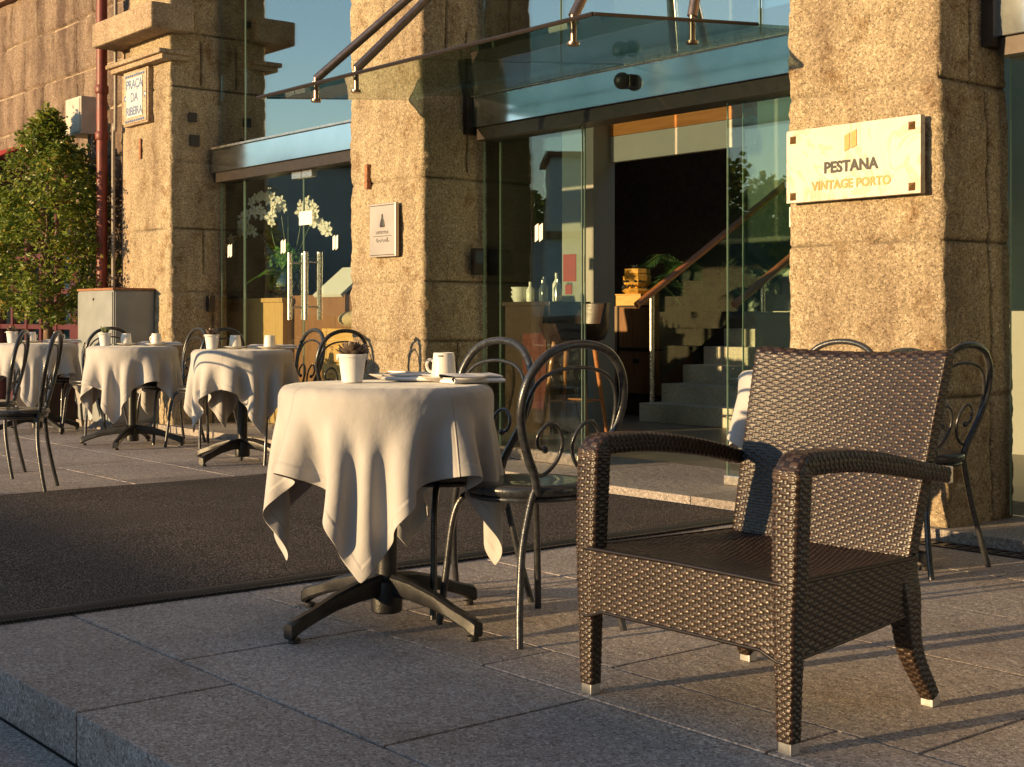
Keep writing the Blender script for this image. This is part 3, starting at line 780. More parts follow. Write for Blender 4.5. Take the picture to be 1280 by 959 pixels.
hs = thing('hotel_sign', 'cream marble plaque reading PESTANA VINTAGE PORTO on the right lit pier', 'sign', (-3.985, 5.30, 1.52))
b = MB(); b.box(-.375, .375, -.035, .0, 0, .345, .002); b.build('marble_slab', M['marble'], hs)
for (xx, zz) in ((-.335, .30), (.33, .30), (-.335, .03), (.33, .03)):
    s_ = .018; b = MB(); b.add([(xx - s_, -.036, zz - s_), (xx + s_, -.036, zz - s_), (xx + s_, -.036, zz + s_), (xx - s_, -.036, zz + s_), (xx, -.054, zz)], [(0, 1, 4), (1, 2, 4), (2, 3, 4), (3, 0, 4)]); b.build('stud', M['bronze'], hs)
text('lettering', 'PESTANA', .071, M['ink'], hs, (.0, -.0365, .128), FRONT, .0012, bold=.0028, spacing=1.02)
text('lettering', 'VINTAGE PORTO', .056, M['gold'], hs, (.0, -.0365, .052), FRONT, .0012, bold=.002, spacing=1.02)
b = MB()
for i in range(2):
    xx = -.032 + i * .038; zz = .218 + i * .012
    b.add([(xx, -.0355, zz), (xx + .03, -.0355, zz + .012), (xx + .03, -.0355, zz + .085), (xx, -.0355, zz + .073), (xx, -.039, zz), (xx + .03, -.039, zz + .012), (xx + .03, -.039, zz + .085), (xx, -.039, zz + .073)],
          [(7, 6, 5, 4), (0, 1, 5, 4), (1, 2, 6, 5), (2, 3, 7, 6), (3, 0, 4, 7)])
b.build('emblem', M['gold'], hs)

rp = thing('restaurant_plaque', 'small brushed metal plaque with a dark bottle emblem on the middle pier', 'sign', (-7.845, 5.31, 1.385))
b = MB(); b.box(-.155, .155, -.03, .0, 0, .36, .004); b.build('plate', M['tin'], rp)
b = MB(); b.box(-.145, .145, -.0325, -.0302, .345, .349); b.box(-.145, .145, -.0325, -.0302, .011, .015); b.build('frame_line', M['darkmetal'], rp)
b = MB()
b.lathe([(.004, .29), (.010, .285), (.010, .262), (.022, .24), (.030, .215), (.030, .205), (.024, .2)], 14)
o = b.build('emblem', M['ink'], rp, smooth=60); o.scale = (1, .12, 1); o.location = (0, -.031, 0)
text('lettering', 'LIFESTYLE', .028, M['ink'], rp, (0, -.0315, .155), FRONT, .0006, spacing=1.25)
b = MB(); b.box(-.11, .11, -.0318, -.0302, .138, .141); b.build('rule_line', M['ink'], rp)
b = MB(); b.tube(spline([(-.075, 0, .105), (-.06, 0, .125), (-.055, 0, .098), (-.035, 0, .115), (-.02, 0, .1), (0, 0, .118), (.02, 0, .1), (.035, 0, .116), (.05, 0, .1), (.06, 0, .13), (.066, 0, .1), (.085, 0, .11)], 5), .0016, 5)
o = b.build('script_flourish', M['ink'], rp); o.location = (0, -.031, 0)

sc_ = thing('security_camera', 'black dome security camera fixed under the steel beam above the hotel door', 'security camera', (-5.90, 5.66, 2.36))
b = MB(); b.box(-.055, .055, 0, .04, -.04, .03, .004); b.build('bracket', M['darkmetal'], sc_)
b = MB(); b.sphere((0, -.01, -.005), .05, 18, 10); b.build('dome', M['ink'], sc_, smooth=60)

db = thing('door_intercom', 'small dark intercom box fixed to the left reveal of the hotel door', 'intercom', (-7.385, 5.74, 1.35))
b = MB(); b.box(-.03, .012, -.04, .04, -.09, .09, .005); b.build('case', M['darkmetal'], db)
b = MB(); b.box(.0125, .015, -.03, .03, -.01, .07); b.build('screen', M['citywin'], db)
ib = MB(); ib.box(-11.165, -11.10, 5.66, 5.72, 1.03, 1.17, .006)
tag(ib.build('wall_switch_box', M['darkmetal']), 'tiny dark switch box on the left pier beside the glass doors', 'switch box')
aw = thing('shop_awning', 'red fabric awning edge at the far left, partly behind the tree', 'awning', (-15.2, 5.0, 2.5))
b = MB(); b.add([(-2.5, -.25, 0), (.62, -.25, 0), (.62, .42, .32), (-2.5, .42, .32), (-2.5, -.25, .02), (.62, -.25, .02), (.62, .42, .34), (-2.5, .42, .34)], [(0, 3, 2, 1), (4, 5, 6, 7), (0, 1, 5, 4), (1, 2, 6, 5), (2, 3, 7, 6), (3, 0, 4, 7)])
b.build('fabric', M['awning'], aw)
b = MB(); b.box(-2.5, .62, -.262, -.252, -.2, .02); b.build('valance', M['awning'], aw)

# ------------------------------------------------------------------ tree
tr = thing('potted_laurel_tree', 'leafy clipped tree in a dark planter against the stone wall at the left', 'tree', (-13.0, 4.95, 0))
b = MB(); b.box(-.22, .22, -.22, .22, 0, .42, .012); b.build('planter', M['darkmetal'], tr)
b = MB(); b.box(-.195, .195, -.195, .195, .421, .428); b.build('soil', M['soil'], tr)
b = MB(); b.tube(spline([(0, 0, .42), (.01, 0, .8), (-.01, .01, 1.2), (.0, 0, 1.7), (.01, 0, 2.4)], 6), [.042] * 13 + [.03] * 6 + [.015] * 6, 10)
random.seed(3)
for k in range(46):
    a = random.uniform(0, 6.28); z0 = random.uniform(.95, 2.3); rr = random.uniform(.25, .45)
    b.tube([(0, 0, z0), (rr * .5 * math.cos(a), rr * .5 * math.sin(a), z0 + .13), (rr * math.cos(a), rr * math.sin(a), z0 + .2 + random.random() * .15)], [.012, .007, .003], 5)
b.build('trunk', M['bark'], tr, smooth=60)
rng = np.random.default_rng(4)
lv = []; lf = []
def crown_r(z):      # crown profile
    t = (z - .98) / (2.95 - .98)
    return .64 * (1 - abs(2 * t - .6) ** 2.6 * .38) * (1 if t < .72 else max(.10, 1 - (t - .72) / .28 * .8))
nclump = 900
cl = []
for k in range(nclump):
    z = rng.uniform(.98, 2.9); a = rng.uniform(0, 2 * math.pi); rr = crown_r(z) * (rng.uniform(.25, 1.0) ** .5)
    bump = 1 + .38 * noise.noise(Vector((math.cos(a) * 1.7, math.sin(a) * 1.7, z * 2.2))) + .42 * noise.noise(Vector((math.cos(a) * 4, math.sin(a) * 4, z * 6)))
    if noise.noise(Vector((math.cos(a) * 2.6 + 5, math.sin(a) * 2.6, z * 4))) > .28 and rr > .25: continue
    cl.append((rr * bump * math.cos(a), rr * bump * math.sin(a), z))
for (cx, cy, cz_) in cl:
    for j in range(24):
        p = Vector((cx, cy, cz_)) + Vector(rng.normal(0, .038, 3))
        d = Vector(rng.normal(0, 1, 3)); d.z = d.z * .5 - .15; d.normalize()
        s2 = d.cross(Vector(rng.normal(0, 1, 3))).normalized()
        L_ = rng.uniform(.028, .072); W_ = L_ * rng.uniform(.2, .33); nn = d.cross(s2) * (L_ * .12)
        i0 = len(lv)
        lv += [p, p + d * L_ * .5 + s2 * W_ + nn, p + d * L_, p + d * L_ * .5 - s2 * W_ + nn]
        lf.append((i0, i0 + 1, i0 + 2, i0 + 3))
me = bpy.data.meshes.new('crown'); me.from_pydata([v[:] for v in lv], [], lf); me.materials.append(M['leaf'])
link(bpy.data.objects.new('crown', me), tr)

# ------------------------------------------------------------------ wicker armchair
PIT, ROW = .0190, .0084
def loft(center, A, Bv, wa, wb, n_exp=5.0, nu=64):
    """rounded-rectangle sections along a path -> P (nv, nu, 3)"""
    th = np.linspace(0, 2 * math.pi, 721)[:-1]
    c, s = np.cos(th), np.sin(th)
    ex = 2.0 / n_exp
    x = np.sign(c) * np.abs(c) ** ex; y = np.sign(s) * np.abs(s) ** ex
    P = np.zeros((len(center), nu, 3))
    for i in range(len(center)):
        px, py = x * wa[i], y * wb[i]
        seg = np.hypot(np.diff(np.r_[px, px[0]]), np.diff(np.r_[py, py[0]])); cs = np.r_[0, np.cumsum(seg)]
        t = np.linspace(0, cs[-1], nu + 1)[:-1]
        qx = np.interp(t, cs, np.r_[px, px[0]]); qy = np.interp(t, cs, np.r_[py, py[0]])
        P[i] = center[i] + qx[:, None] * A[i] + qy[:, None] * Bv[i]
    return P

def normals(P, closed):
    du = np.roll(P, -1, 1) - np.roll(P, 1, 1) if closed else np.gradient(P, axis=1)
    dv = np.gradient(P, axis=0)
    n = np.cross(du, dv); n /= np.linalg.norm(n, axis=-1, keepdims=True) + 1e-12
    return n

def weave(name, P, parent, closed=True, flip=False, rowh=ROW, amp=.0026, even=None):
    """turn a plain grid into over-under woven cane: strands run along u, uprights along v"""
    nv, nu = P.shape[:2]
    dv = np.linalg.norm(np.diff(P, axis=0), axis=-1).mean(1); V = np.r_[0, np.cumsum(dv)]
    mid = P[nv // 2]; seg = np.linalg.norm(np.diff(np.r_[mid, mid[:1]] if closed else mid, axis=0), axis=-1)
    U = np.r_[0, np.cumsum(seg)]; Lu = U[-1]
    half = max(2, round(Lu / PIT)); half += half % 2
    U = (U[:nu] / Lu) * half                       # in half periods
    rows = V / rowh
    UU, VV = np.meshgrid(U, rows)
    VV = VV + .10 * np.sin(UU * .37 + 1.3 * np.sin(VV * .21)) + .06 * np.sin(UU * 1.1 + VV * .9)
    UU0 = UU; UU = UU + .09 * np.sin(VV * .23 + UU * .11)
    r = np.floor(VV); fv = VV - r
    prof = np.sqrt(np.clip(1 - np.abs((2 * fv - 1) * 1.06) ** 3, 0, 1))
    cs = np.cos(math.pi * (UU + r))
    over = np.clip(.72 + 1.5 * cs, 0, 1)
    weft = prof * (.1 + .9 * np.sin(over * math.pi / 2)) 
    up = np.abs(((UU + .5) % 1.0) - .5)             # distance to an upright in half periods
    stake = .55 * np.clip(1 - (up / .30) ** 2, 0, 1)
    hs_ = np.sin(r * 127.1 + np.floor((UU + r) / 2 + .5) * 311.7) * 43758.5; hs_ = hs_ - np.floor(hs_)
    weft = weft * (.80 + .32 * hs_)
    h = np.maximum(weft, stake * (1 - .0 * over))
    strand = (weft > stake * 1.02).astype(float) * np.clip(over * 2.2 - .6, 0, 1) * np.clip((prof - .45) / .3, 0, 1)
    strand = np.maximum(strand * (.62 + .38 * hs_[:, ::1]), .12 * (stake > .2))
    n = normals(P, closed) * (-1 if flip else 1)
    Q = P + n * (h * amp)[..., None]
    uv = np.stack([UU * PIT, VV * rowh], -1)
    return grid_mesh(name, Q, M['wicker'], parent, closed=closed, uv=uv, attr=strand)

wc = thing('wicker_armchair', 'large dark brown woven wicker armchair with silver feet in the right foreground', 'armchair', (-2.335, 2.72, 0))
ox, oy = -2.335, 2.72
def arr(l): return np.array(l, float)
def dens(pts, step):
    pts = arr(pts); d = np.r_[0, np.cumsum(np.linalg.norm(np.diff(pts, axis=0), axis=1))]
    n = max(3, int(d[-1] / step)); t = np.linspace(0, d[-1], n)
    return np.stack([np.interp(t, d, pts[:, k]) for k in range(3)], 1), t / d[-1], d[-1]
DV, DU = ROW / 5.5, .0029
for sgn in (-1, 1):
    # front leg rises, bends and runs back as the armrest: one path in the y-z plane
    x0 = -.325 if sgn < 0 else .325
    xt = -.325 if sgn < 0 else .325
    yf = -.285
    path = [(x0, yf - .0, .028), (x0, yf, .30), (xt, yf + .012, .606)]
    for a in range(0, 91, 10):
        path.append((xt, yf + .012 + .036 * (1 - math.cos(R(a))), .606 + .036 * math.sin(R(a))))
    path += [(xt, yf + .16, .641), (xt, .02, .628), (xt - .004 * sgn, .17, .602), (xt - .006 * sgn, .285 + (.03 if sgn > 0 else -.02), .578)]
    sp = spline(path[:2], 4)[:-1] + spline(path[1:], 5)
    C, t, Ltot = dens([p[:] for p in sp], DV)
    T = np.gradient(C, axis=0); T /= np.linalg.norm(T, axis=1, keepdims=True)
    A = np.tile(arr([1., 0, 0]), (len(C), 1)); Bn = np.cross(T, A)
    s = t * Ltot
    wa = np.interp(s, [0, .27, .36, .60, .70, .95, Ltot], [.021, .030, .035, .038, .033, .028, .022])
    wb = np.interp(s, [0, .27, .36, .60, .70, .95, Ltot], [.018, .023, .026, .028, .025, .023, .018])
    nu = int(2 * (.036 + .028) * 2 / DU)
    P = loft(C, A, Bn, wa, wb, 6, nu)
    k = int(np.searchsorted(s, .655))
    leg = weave('front_leg', P[:k + 1], wc); arm = weave('armrest', P[k:], wc)
    b = MB(); b.box(x0 - .019, x0 + .019, yf - .016, yf + .016, 0, .034, .003); b.build('foot_cap', M['alu'], leg)
    e = C[-1]; b = MB(); b.box(e[0] - .021, e[0] + .021, e[1] - .004, e[1] + .014, e[2] - .021, e[2] + .021, .003); b.build('end_cap', M['alu'], arm)
    # rear leg
    xr = -.285 if sgn < 0 else .285
    pr = spline([(xr - .022 * sgn, .20, .37), (xr - .003 * sgn, .205, .28), (xr, .225, .15), (xr + .012 * sgn, .29, .028)], 8)
    C, t, Ltot = dens([p[:] for p in pr][::-1], DV)
    T = np.gradient(C, axis=0); T /= np.linalg.norm(T, axis=1, keepdims=True)
    A = np.tile(arr([1., 0, 0]), (len(C), 1)); Bn = np.cross(T, A)
    P = loft(C, A, Bn, np.interp(t, [0, .6, 1], [.019, .027, .032]), np.interp(t, [0, .6, 1], [.017, .03, .045]), 6, int(.2 / DU))
    leg = weave('rear_leg', P, wc)
    b = MB(); b.box(xr + .012 * sgn - .018, xr + .012 * sgn + .018, .292 - .016, .292 + .018, 0, .034, .003); b.build('foot_cap', M['alu'], leg)
# apron: band round the seat
def apron_ring(z, grow=0.0):
    c = [(-.335 - grow, -.305 - grow), (.335 + grow, -.305 - grow), (.298 + grow, .24), (-.298 - grow, .24)]
    pts = []
    for i in range(4):
        a, b_ = arr(c[i]), arr(c[(i + 1) % 4]); m = int(np.linalg.norm(b_ - a) / DU)
        for k in range(m): pts.append(a + (b_ - a) * k / m)
    return pts
base = arr(apron_ring(0)); 
for _ in range(4): base = (np.roll(base, 1, 0) + base + np.roll(base, -1, 0)) / 3
zs = np.arange(0, 1, DV / .155)
P = np.zeros((len(zs), len(base), 3))
for i, s_ in enumerate(zs):
    P[i, :, :2] = base
    xx = base[:, 0]; yy = base[:, 1]
    zbot = .222 + .035 * np.clip((yy + .305) / .5, 0, 1) - .018 * np.clip((np.abs(xx) - .26) / .05, 0, 1)
    ztop = .378 + .004 * np.clip(1 - np.abs(xx) / .33, 0, 1)
    P[i, :, 2] = zbot + (ztop - zbot) * s_
ap = weave('apron', P, wc)
# braided rims of the apron
b = MB(); nb = len(base)
for (zz, rr) in ((0, .005), (len(zs) - 1, .0055)):
    ring = [P[zz, i] for i in range(0, nb, 3)]
    b.tube(ring, rr, 8, closed=True)
b.build('rim', M['wicker'], wc, smooth=60)
# seat top, slightly dished, cross weave
nxs, nys = int(.62 / DV), int(.54 / DU)
u = np.linspace(-1, 1, nxs); v_ = np.linspace(0, 1, nys)
UU, VV = np.meshgrid(u, v_)
wx = .325 + (.292 - .325) * VV
S = np.stack([UU * wx, -.298 + VV * .53, .378 - .022 * (1 - UU ** 2) * np.sin(np.clip(VV, 0, 1) * math.pi)], -1)
# strands run front to back here
weave('seat', S.transpose(1, 0, 2), wc, closed=False, flip=True, amp=.003)
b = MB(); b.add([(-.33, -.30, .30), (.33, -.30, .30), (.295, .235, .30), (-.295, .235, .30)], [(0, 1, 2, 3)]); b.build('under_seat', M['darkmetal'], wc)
# backrest: thin rounded slab stacked upwards
zz = np.arange(.25, .888, DV); nz = len(zz)
t = (zz - .25) / (.888 - .25)
C = np.stack([np.full(nz, .0), .225 + .135 * np.clip((zz - .33) / .555, 0, 1) ** 1.15, zz], 1)
A = np.tile(arr([1., 0, 0]), (nz, 1)); Bn = np.tile(arr([0, 1., 0]), (nz, 1))
wa = .283 + (.313 - .283) * np.clip(t, 0, 1); wb = np.full(nz, .021)
cap = np.clip((zz - .868) / .02, 0, 1); shr = np.sqrt(np.clip(1 - cap ** 2, .0, 1))
wb = wb * np.maximum(shr, .12); wa = wa - .012 * (1 - shr)
P = loft(C, A, Bn, wa, wb, 14, int(1.24 / DU))
P[..., 1] += .035 * (1 - (P[..., 0] / .32) ** 2) * np.clip((P[..., 2] - .33) / .3, 0, 1)
P[..., 2] -= .012 * (1 - (P[..., 0] / .32) ** 2) * np.clip((P[..., 2] - .6) / .3, 0, 1)
weave('backrest', P, wc)

# ------------------------------------------------------------------ bistro chair
def bistro_chair(label, loc, rz):
    """local +y is where the sitter looks; the hoop stands at y = -0.2"""
    t = thing('bistro_chair', label, 'chair', loc, rz, 'wrought iron cafe chairs round the terrace tables')
    b = MB(); b.lathe([(.17, .425), (.196, .43), (.203, .44), (.203, .452), (.196, .46), (.15, .462), (.0, .455)], 36); b.build('seat', M['iron'], t, smooth=50)
    b = MB(); b.tube([(.185 * math.cos(a * R(10)), .185 * math.sin(a * R(10)), .42) for a in range(36)], .009, 8, closed=True); b.build('seat_ring', M['iron'], t, smooth=60)
    lean = lambda z: -.165 - .085 * max(0, z - .45) / .43
    prof = [(.10, .44), (.118, .50), (.16, .575), (.193, .66), (.198, .73), (.178, .80), (.13, .855), (.068, .882), (0, .89)]
    pts = [(x, lean(z), z) for x, z in prof] + [(-x, lean(z), z) for x, z in prof[-2::-1]]
    b = MB(); b.tube(spline(pts, 6), .0135, 12); hoop = b.build('back_hoop', M['iron'], t, smooth=60)
    inner = [(-.085, .575), (-.112, .585), (-.118, .62), (-.085, .652), (-.045, .640), (-.02, .59), (-.035, .535), (-.08, .497), (-.125, .505), (-.160, .565), (-.176, .65), (-.172, .72), (-.145, .775), (-.09, .808), (0, .82)]
    li = [(x, lean(z) + .004, z) for x, z in inner]; ri = [(-x, y_, z) for x, y_, z in li]
    b = MB(); b.tube(spline(li + ri[-2::-1], 5), .0062, 8); o = b.build('scroll', M['iron'], t, smooth=60)
    for s_ in (-1, 1):
        b = MB(); b.sphere((s_ * .085, lean(.575) + .004, .575), .012, 10, 7); b.build('scroll_knob', M['iron'], t, smooth=60)
    for sx in (-1, 1):
        b = MB(); b.tube(spline([(sx * .10, lean(.47), .47), (sx * .118, -.16, .42), (sx * .155, -.165, .28), (sx * .185, -.19, .12), (sx * .205, -.215, 0)], 6), .0115, 10); b.build('leg', M['iron'], t, smooth=60)
        b = MB(); b.tube(spline([(sx * .10, .10, .425), (sx * .145, .15, .405), (sx * .168, .175, .33), (sx * .185, .19, .16), (sx * .20, .205, 0)], 6), .0115, 10); b.build('leg', M['iron'], t, smooth=60)
    return t
def face(dx, dy): return math.atan2(dy, dx) - math.pi / 2
chairs = [
    ((-3.355, 2.81), face(-1, 0.03), 'iron cafe chair between main table and wicker armchair, its full hoop facing the viewer'),
    ((-3.84, 2.84), face(0.03, -1), 'wrought iron cafe chair tucked behind the main table, seen edge on beside the next hoop'),
    ((-3.24, 4.66), face(-1, -.05), 'wrought iron cafe chair at the right edge, standing behind the wicker armchair'),
    ((-3.78, 4.72), face(.1, -1), 'wrought iron cafe chair whose hoop just peeps over the wicker armchair back'),
    ((-7.87, 4.82), face(-1, -.1), 'dark hooped cafe chair seen behind the white plant bucket of the main table'),
    ((-8.33, 4.78), face(-.1, -1), 'dark hooped cafe chair right behind the cloth of the second table from the front'),
    ((-9.62, 4.86), face(-1, -.2), 'hooped cafe chair showing pale just above the middle table, beside the glass doors'),
    ((-10.22, 4.86), face(-.05, -1), 'hooped cafe chair beside the utility cabinet, right of the table before the cabinet'),
    ((-11.32, 4.72), face(-1, -.1), 'dark hooped cafe chair in front of the grey cabinet, behind the cups of the table'),
    ((-11.88, 4.74), face(.1, -1), 'dark hooped cafe chair left of the grey cabinet, under the tree'),
    ((-7.86, 2.79), face(-.50, -.86), 'empty cafe chair at the left edge standing nearest to the carpet'),
    ((-8.71, 2.91), face(-.50, -.86), 'empty cafe chair cut by the left edge, behind its nearer twin'),
]
c0 = None
for (x, y), rz, lab in chairs:
    if c0 is None: c0 = bistro_chair(lab, (x, y, 0), rz)
    else:
        q_ = copy_thing(c0, (x, y, 0), rz, lab)
        if -5 < x and y > 4: q_.scale = (1, 1, .975)

# ------------------------------------------------------------------ table
def table(label, loc, rz):
    t = thing('cafe_table', label, 'table', loc, rz, 'round cafe tables on the terrace')
    b = MB(); b.lathe([(0.0, .716), (.31, .716), (.320, .721), (.324, .730), (.320, .740), (.31, .744), (0, .744)], 48); b.build('tabletop', M['darkmetal'], t, smooth=40)
    b = MB(); b.lathe([(.034, .10), (.034, .71), (.09, .712), (.09, .721)], 24); b.build('column', M['cast'], t, smooth=40)
    b = MB(); b.lathe([(.045, .035), (.05, .04), (.052, .10), (.047, .135), (.036, .14)], 24); b.build('hub', M['cast'], t, smooth=40)
    for k in range(4):
        a = R(90 * k); ca, sa = math.cos(a), math.sin(a)
        secs = [(.035, .125, .022, .034), (.12, .118, .022, .030), (.22, .098, .021, .024), (.30, .072, .020, .020), (.36, .053, .021, .022), (.39, .040, .022, .026), (.40, .036, .020, .022)]
        vs = []; fs = []
        for (r, z, wd, hh) in secs:
            for (p, q) in ((-1, -.6), (-.7, -1), (.7, -1), (1, -.6), (.9, .7), (.5, 1), (-.5, 1), (-.9, .7)):
                lx, ly, lz = r, p * wd, max(.012, z + q * hh)
                vs.append((lx * ca - ly * sa, lx * sa + ly * ca, lz))
        for i in range(len(secs) - 1):
            for k2 in range(8): fs.append((i * 8 + k2, i * 8 + (k2 + 1) % 8, (i + 1) * 8 + (k2 + 1) % 8, (i + 1) * 8 + k2))
        fs += [tuple(range(8))[::-1], tuple((len(secs) - 1) * 8 + k2 for k2 in range(8))]
        b = MB(); b.add(vs, fs); leg = b.build('leg', M['cast'], t, smooth=35)
        b = MB(); b.lathe([(.018, 0), (.02, .003), (.018, .014)], 12, (.375 * ca, .375 * sa, 0)); b.build('foot_pad', M['rubber'], leg, smooth=40)
    return t

# --- cloth draping (position based dynamics on a square grid)
def drape(size, rot, seed, n=61, steps=330, Rt=.340, zt=.758):
    rg = np.random.default_rng(seed)
    s = np.linspace(-size / 2, size / 2, n); X, Y = np.meshgrid(s, s, indexing='ij'); h0 = s[1] - s[0]
    c, q = math.cos(rot), math.sin(rot)
    P = np.stack([X * c - Y * q, X * q + Y * c, np.full_like(X, zt + .004)], -1)
    rr = np.hypot(P[..., 0], P[..., 1])
    ang = np.arctan2(P[..., 1], P[..., 0])
    wob = sum(rg.uniform(.3, 1) * np.sin(k * ang + rg.uniform(0, 6.28)) for k in (5, 7, 8, 11))
    P[..., 2] += .012 * wob * np.clip((rr - Rt) / .2, 0, 1)
    V = np.zeros_like(P); dt = 1 / 60.
    def con(A, Bx, L, k):
        d = Bx - A; l = np.sqrt((d * d).sum(-1, keepdims=True)) + 1e-9
        m = d * ((l - L) / l * (.5 * k)); A += m; Bx -= m
    e = .012
    for it in range(steps):
        V[..., 2] -= 9.8 * dt; V *= .985 if it < steps * .6 else .93
        Q = P + V * dt
        above = P[..., 2] > zt - e * .8
        for k in range(9):
            for par in (0, 1):
                con(Q[par:-1:2], Q[par + 1::2], h0, 1.0); con(Q[:, par:-1:2], Q[:, par + 1::2], h0, 1.0)
            for par in (0, 1):
                con(Q[par:-1:2, :-1], Q[par + 1::2, 1:], h0 * 1.41421, .45); con(Q[par:-1:2, 1:], Q[par + 1::2, :-1], h0 * 1.41421, .45)
            for st_ in (2, 4):
                for par in range(st_ * 2):
                    m = (n - st_ - par - 1) // (st_ * 2) + 1
                    if m <= 0: continue
                    i0 = par + np.arange(m) * st_ * 2; 
                    i0 = i0[i0 + st_ < n]
                    A = Q[i0]; Bb = Q[i0 + st_]; con(A, Bb, h0 * st_, .30 if st_ == 2 else .16); Q[i0] = A; Q[i0 + st_] = Bb
                    A = Q[:, i0]; Bb = Q[:, i0 + st_]; con(A, Bb, h0 * st_, .30 if st_ == 2 else .16); Q[:, i0] = A; Q[:, i0 + st_] = Bb
            r = np.hypot(Q[..., 0], Q[..., 1]); z = Q[..., 2]
            top = (r < Rt - e) & (z < zt) & above
            Q[..., 2] = np.where(top, zt, Q[..., 2])
            rim = (r >= Rt - e) & (r < Rt + .01) & (z > zt - 2 * e - .02) & (z < zt + .01)
            dr = r - (Rt - e); dz = z - (zt - e); dd = np.hypot(dr, dz) + 1e-9
            push = rim & (dd < e) & (dz > -e * .6)
            f_ = np.where(push, e / dd, 1)
            nr = (Rt - e) + dr * f_; nzv = (zt - e) + dz * f_
            sc = np.where(push, nr / (r + 1e-9), 1)
            Q[..., 0] *= sc; Q[..., 1] *= sc; Q[..., 2] = np.where(push, nzv, Q[..., 2])
            low = (z <= zt - e * .6) & (z > zt - .10) & (r < Rt) & ~above
            sc = np.where(low, Rt / (r + 1e-9), 1); Q[..., 0] *= sc; Q[..., 1] *= sc
        V = (Q - P) / dt
        on = (np.hypot(Q[..., 0], Q[..., 1]) < Rt - e) & (Q[..., 2] < zt + .003)
        V[on] *= np.array([.2, .2, 1]); P = Q
    # hem flutter
    uv = np.stack(np.meshgrid(np.linspace(0, 1, n), np.linspace(0, 1, n), indexing='ij'), -1)
    return P, uv

def put_cloth(P, uv, loc, rz, label):
    o = grid_mesh('tablecloth', P, M['cloth'], None, uv=uv)
    md = o.modifiers.new('thick', 'SOLIDIFY'); md.thickness = .0016; md.offset = -1
    md = o.modifiers.new('sub', 'SUBSURF'); md.levels = 1; md.render_levels = 1
    o.location = loc; o.rotation_euler = (0, 0, rz)
    return tag(o, label, 'tablecloth', 'pale linen tablecloths')

T0 = (-3.69, 2.50); T3 = (-8.48, 4.57); T2 = (-10.09, 4.50); T1 = (-11.80, 4.40); T5 = (-3.48, 4.44)
tabs = [(T0, R(9), 'round cafe table with black four armed cast foot in the middle foreground'),
        (T3, R(20), 'round cafe table in front of the glass doors, nearest one beyond the carpet'),
        (T2, R(48), 'round cafe table before the grey cabinet and left pier'),
        (T1, R(10), 'round cafe table at the left edge under the tree'),
        (T5, R(30), 'round cafe table hidden behind the wicker armchair')]
t0 = None
for (p, rz, lab) in tabs:
    if t0 is None: t0 = table(lab, (p[0], p[1], 0), rz)
    else: copy_thing(t0, (p[0], p[1], 0), rz, lab)
d1_, d2_ = drape(1.10, R(0), 5), drape(1.07, R(0), 12)
view_ang = math.atan2(-.6327, .7744)       # from a table towards the camera
def corner(a): return view_ang + R(a) - R(45)
put_cloth(*d1_, (*T0, 0), corner(-8), 'pale cloth on the main table in the middle foreground, corners hanging low')
put_cloth(*d2_, (*T3, 0), corner(30), 'bluish shaded cloth on the table in front of the glass doors')
put_cloth(*d1_, (*T2, 0), corner(80), 'sunlit beige cloth on the table before the grey cabinet')
put_cloth(*d2_, (*T1, 0), corner(10), 'pale cloth on the table at the left edge under the tree')
put_cloth(*d2_, (*T5, 0), corner(-50), 'cloth of the table hidden behind the wicker armchair, only its left edge in view')

# ------------------------------------------------------------------ tabletop things
ZT = .7615
def W(c, L, D):     # L to the right, D away, seen from the camera
    return (c[0] + L * .6327 - D * .7744, c[1] + L * .7744 + D * .6327)
def mug(label, x, y, rz):
    t = thing('coffee_mug', label, 'mug', (x, y, ZT + .013), rz, 'white coffee mugs on saucers')
    b = MB(); b.lathe([(0, 0), (.036, 0), (.0405, .003), (.0405, .012), (.0375, .045), (.034, .080), (.0325, .0815), (.031, .080), (.034, .045), (.036, .014), (.0, .012)], 32); b.build('cup', M['china'], t, smooth=50)
    b = MB(); b.tube(spline([(-.034, 0, .055), (-.048, 0, .058), (-.056, 0, .043), (-.05, 0, .024), (-.036, 0, .018)], 6), .0048, 8); b.build('handle', M['china'], t, smooth=60)
    return t
def mark(t):
    a0 = R(-116); b = MB()
    for k, wdt in enumerate((.0035, .003, .0028, .0034)):
        a = a0 + k * .12; r = .0357
        c_, s_ = math.cos(a), math.sin(a)
        b.box(0, .0006, -wdt / 2, wdt / 2, .069, .0735)
        n_ = len(b.v) - 8
        for i in range(n_, n_ + 8):
            x, y, z = b.v[i]; b.v[i] = ((r + x) * c_ - y * s_, (r + x) * s_ + y * c_, z)
    b.build('printed_mark', M['ink'], t)
def saucer(label, x, y, s=1.0):
    b = MB(); b.lathe([(0, .002), (.035 * s, 0), (.04 * s, .002), (.07 * s, .012), (.083 * s, .018), (.084 * s, .0195), (.07 * s, .0155), (.042 * s, .007), (0, .006)], 40)
    o = b.build('saucer', M['china'], None, smooth=60); o.location = (x, y, ZT); return tag(o, label, 'saucer', 'white china saucers')
rgn = random.Random(2)
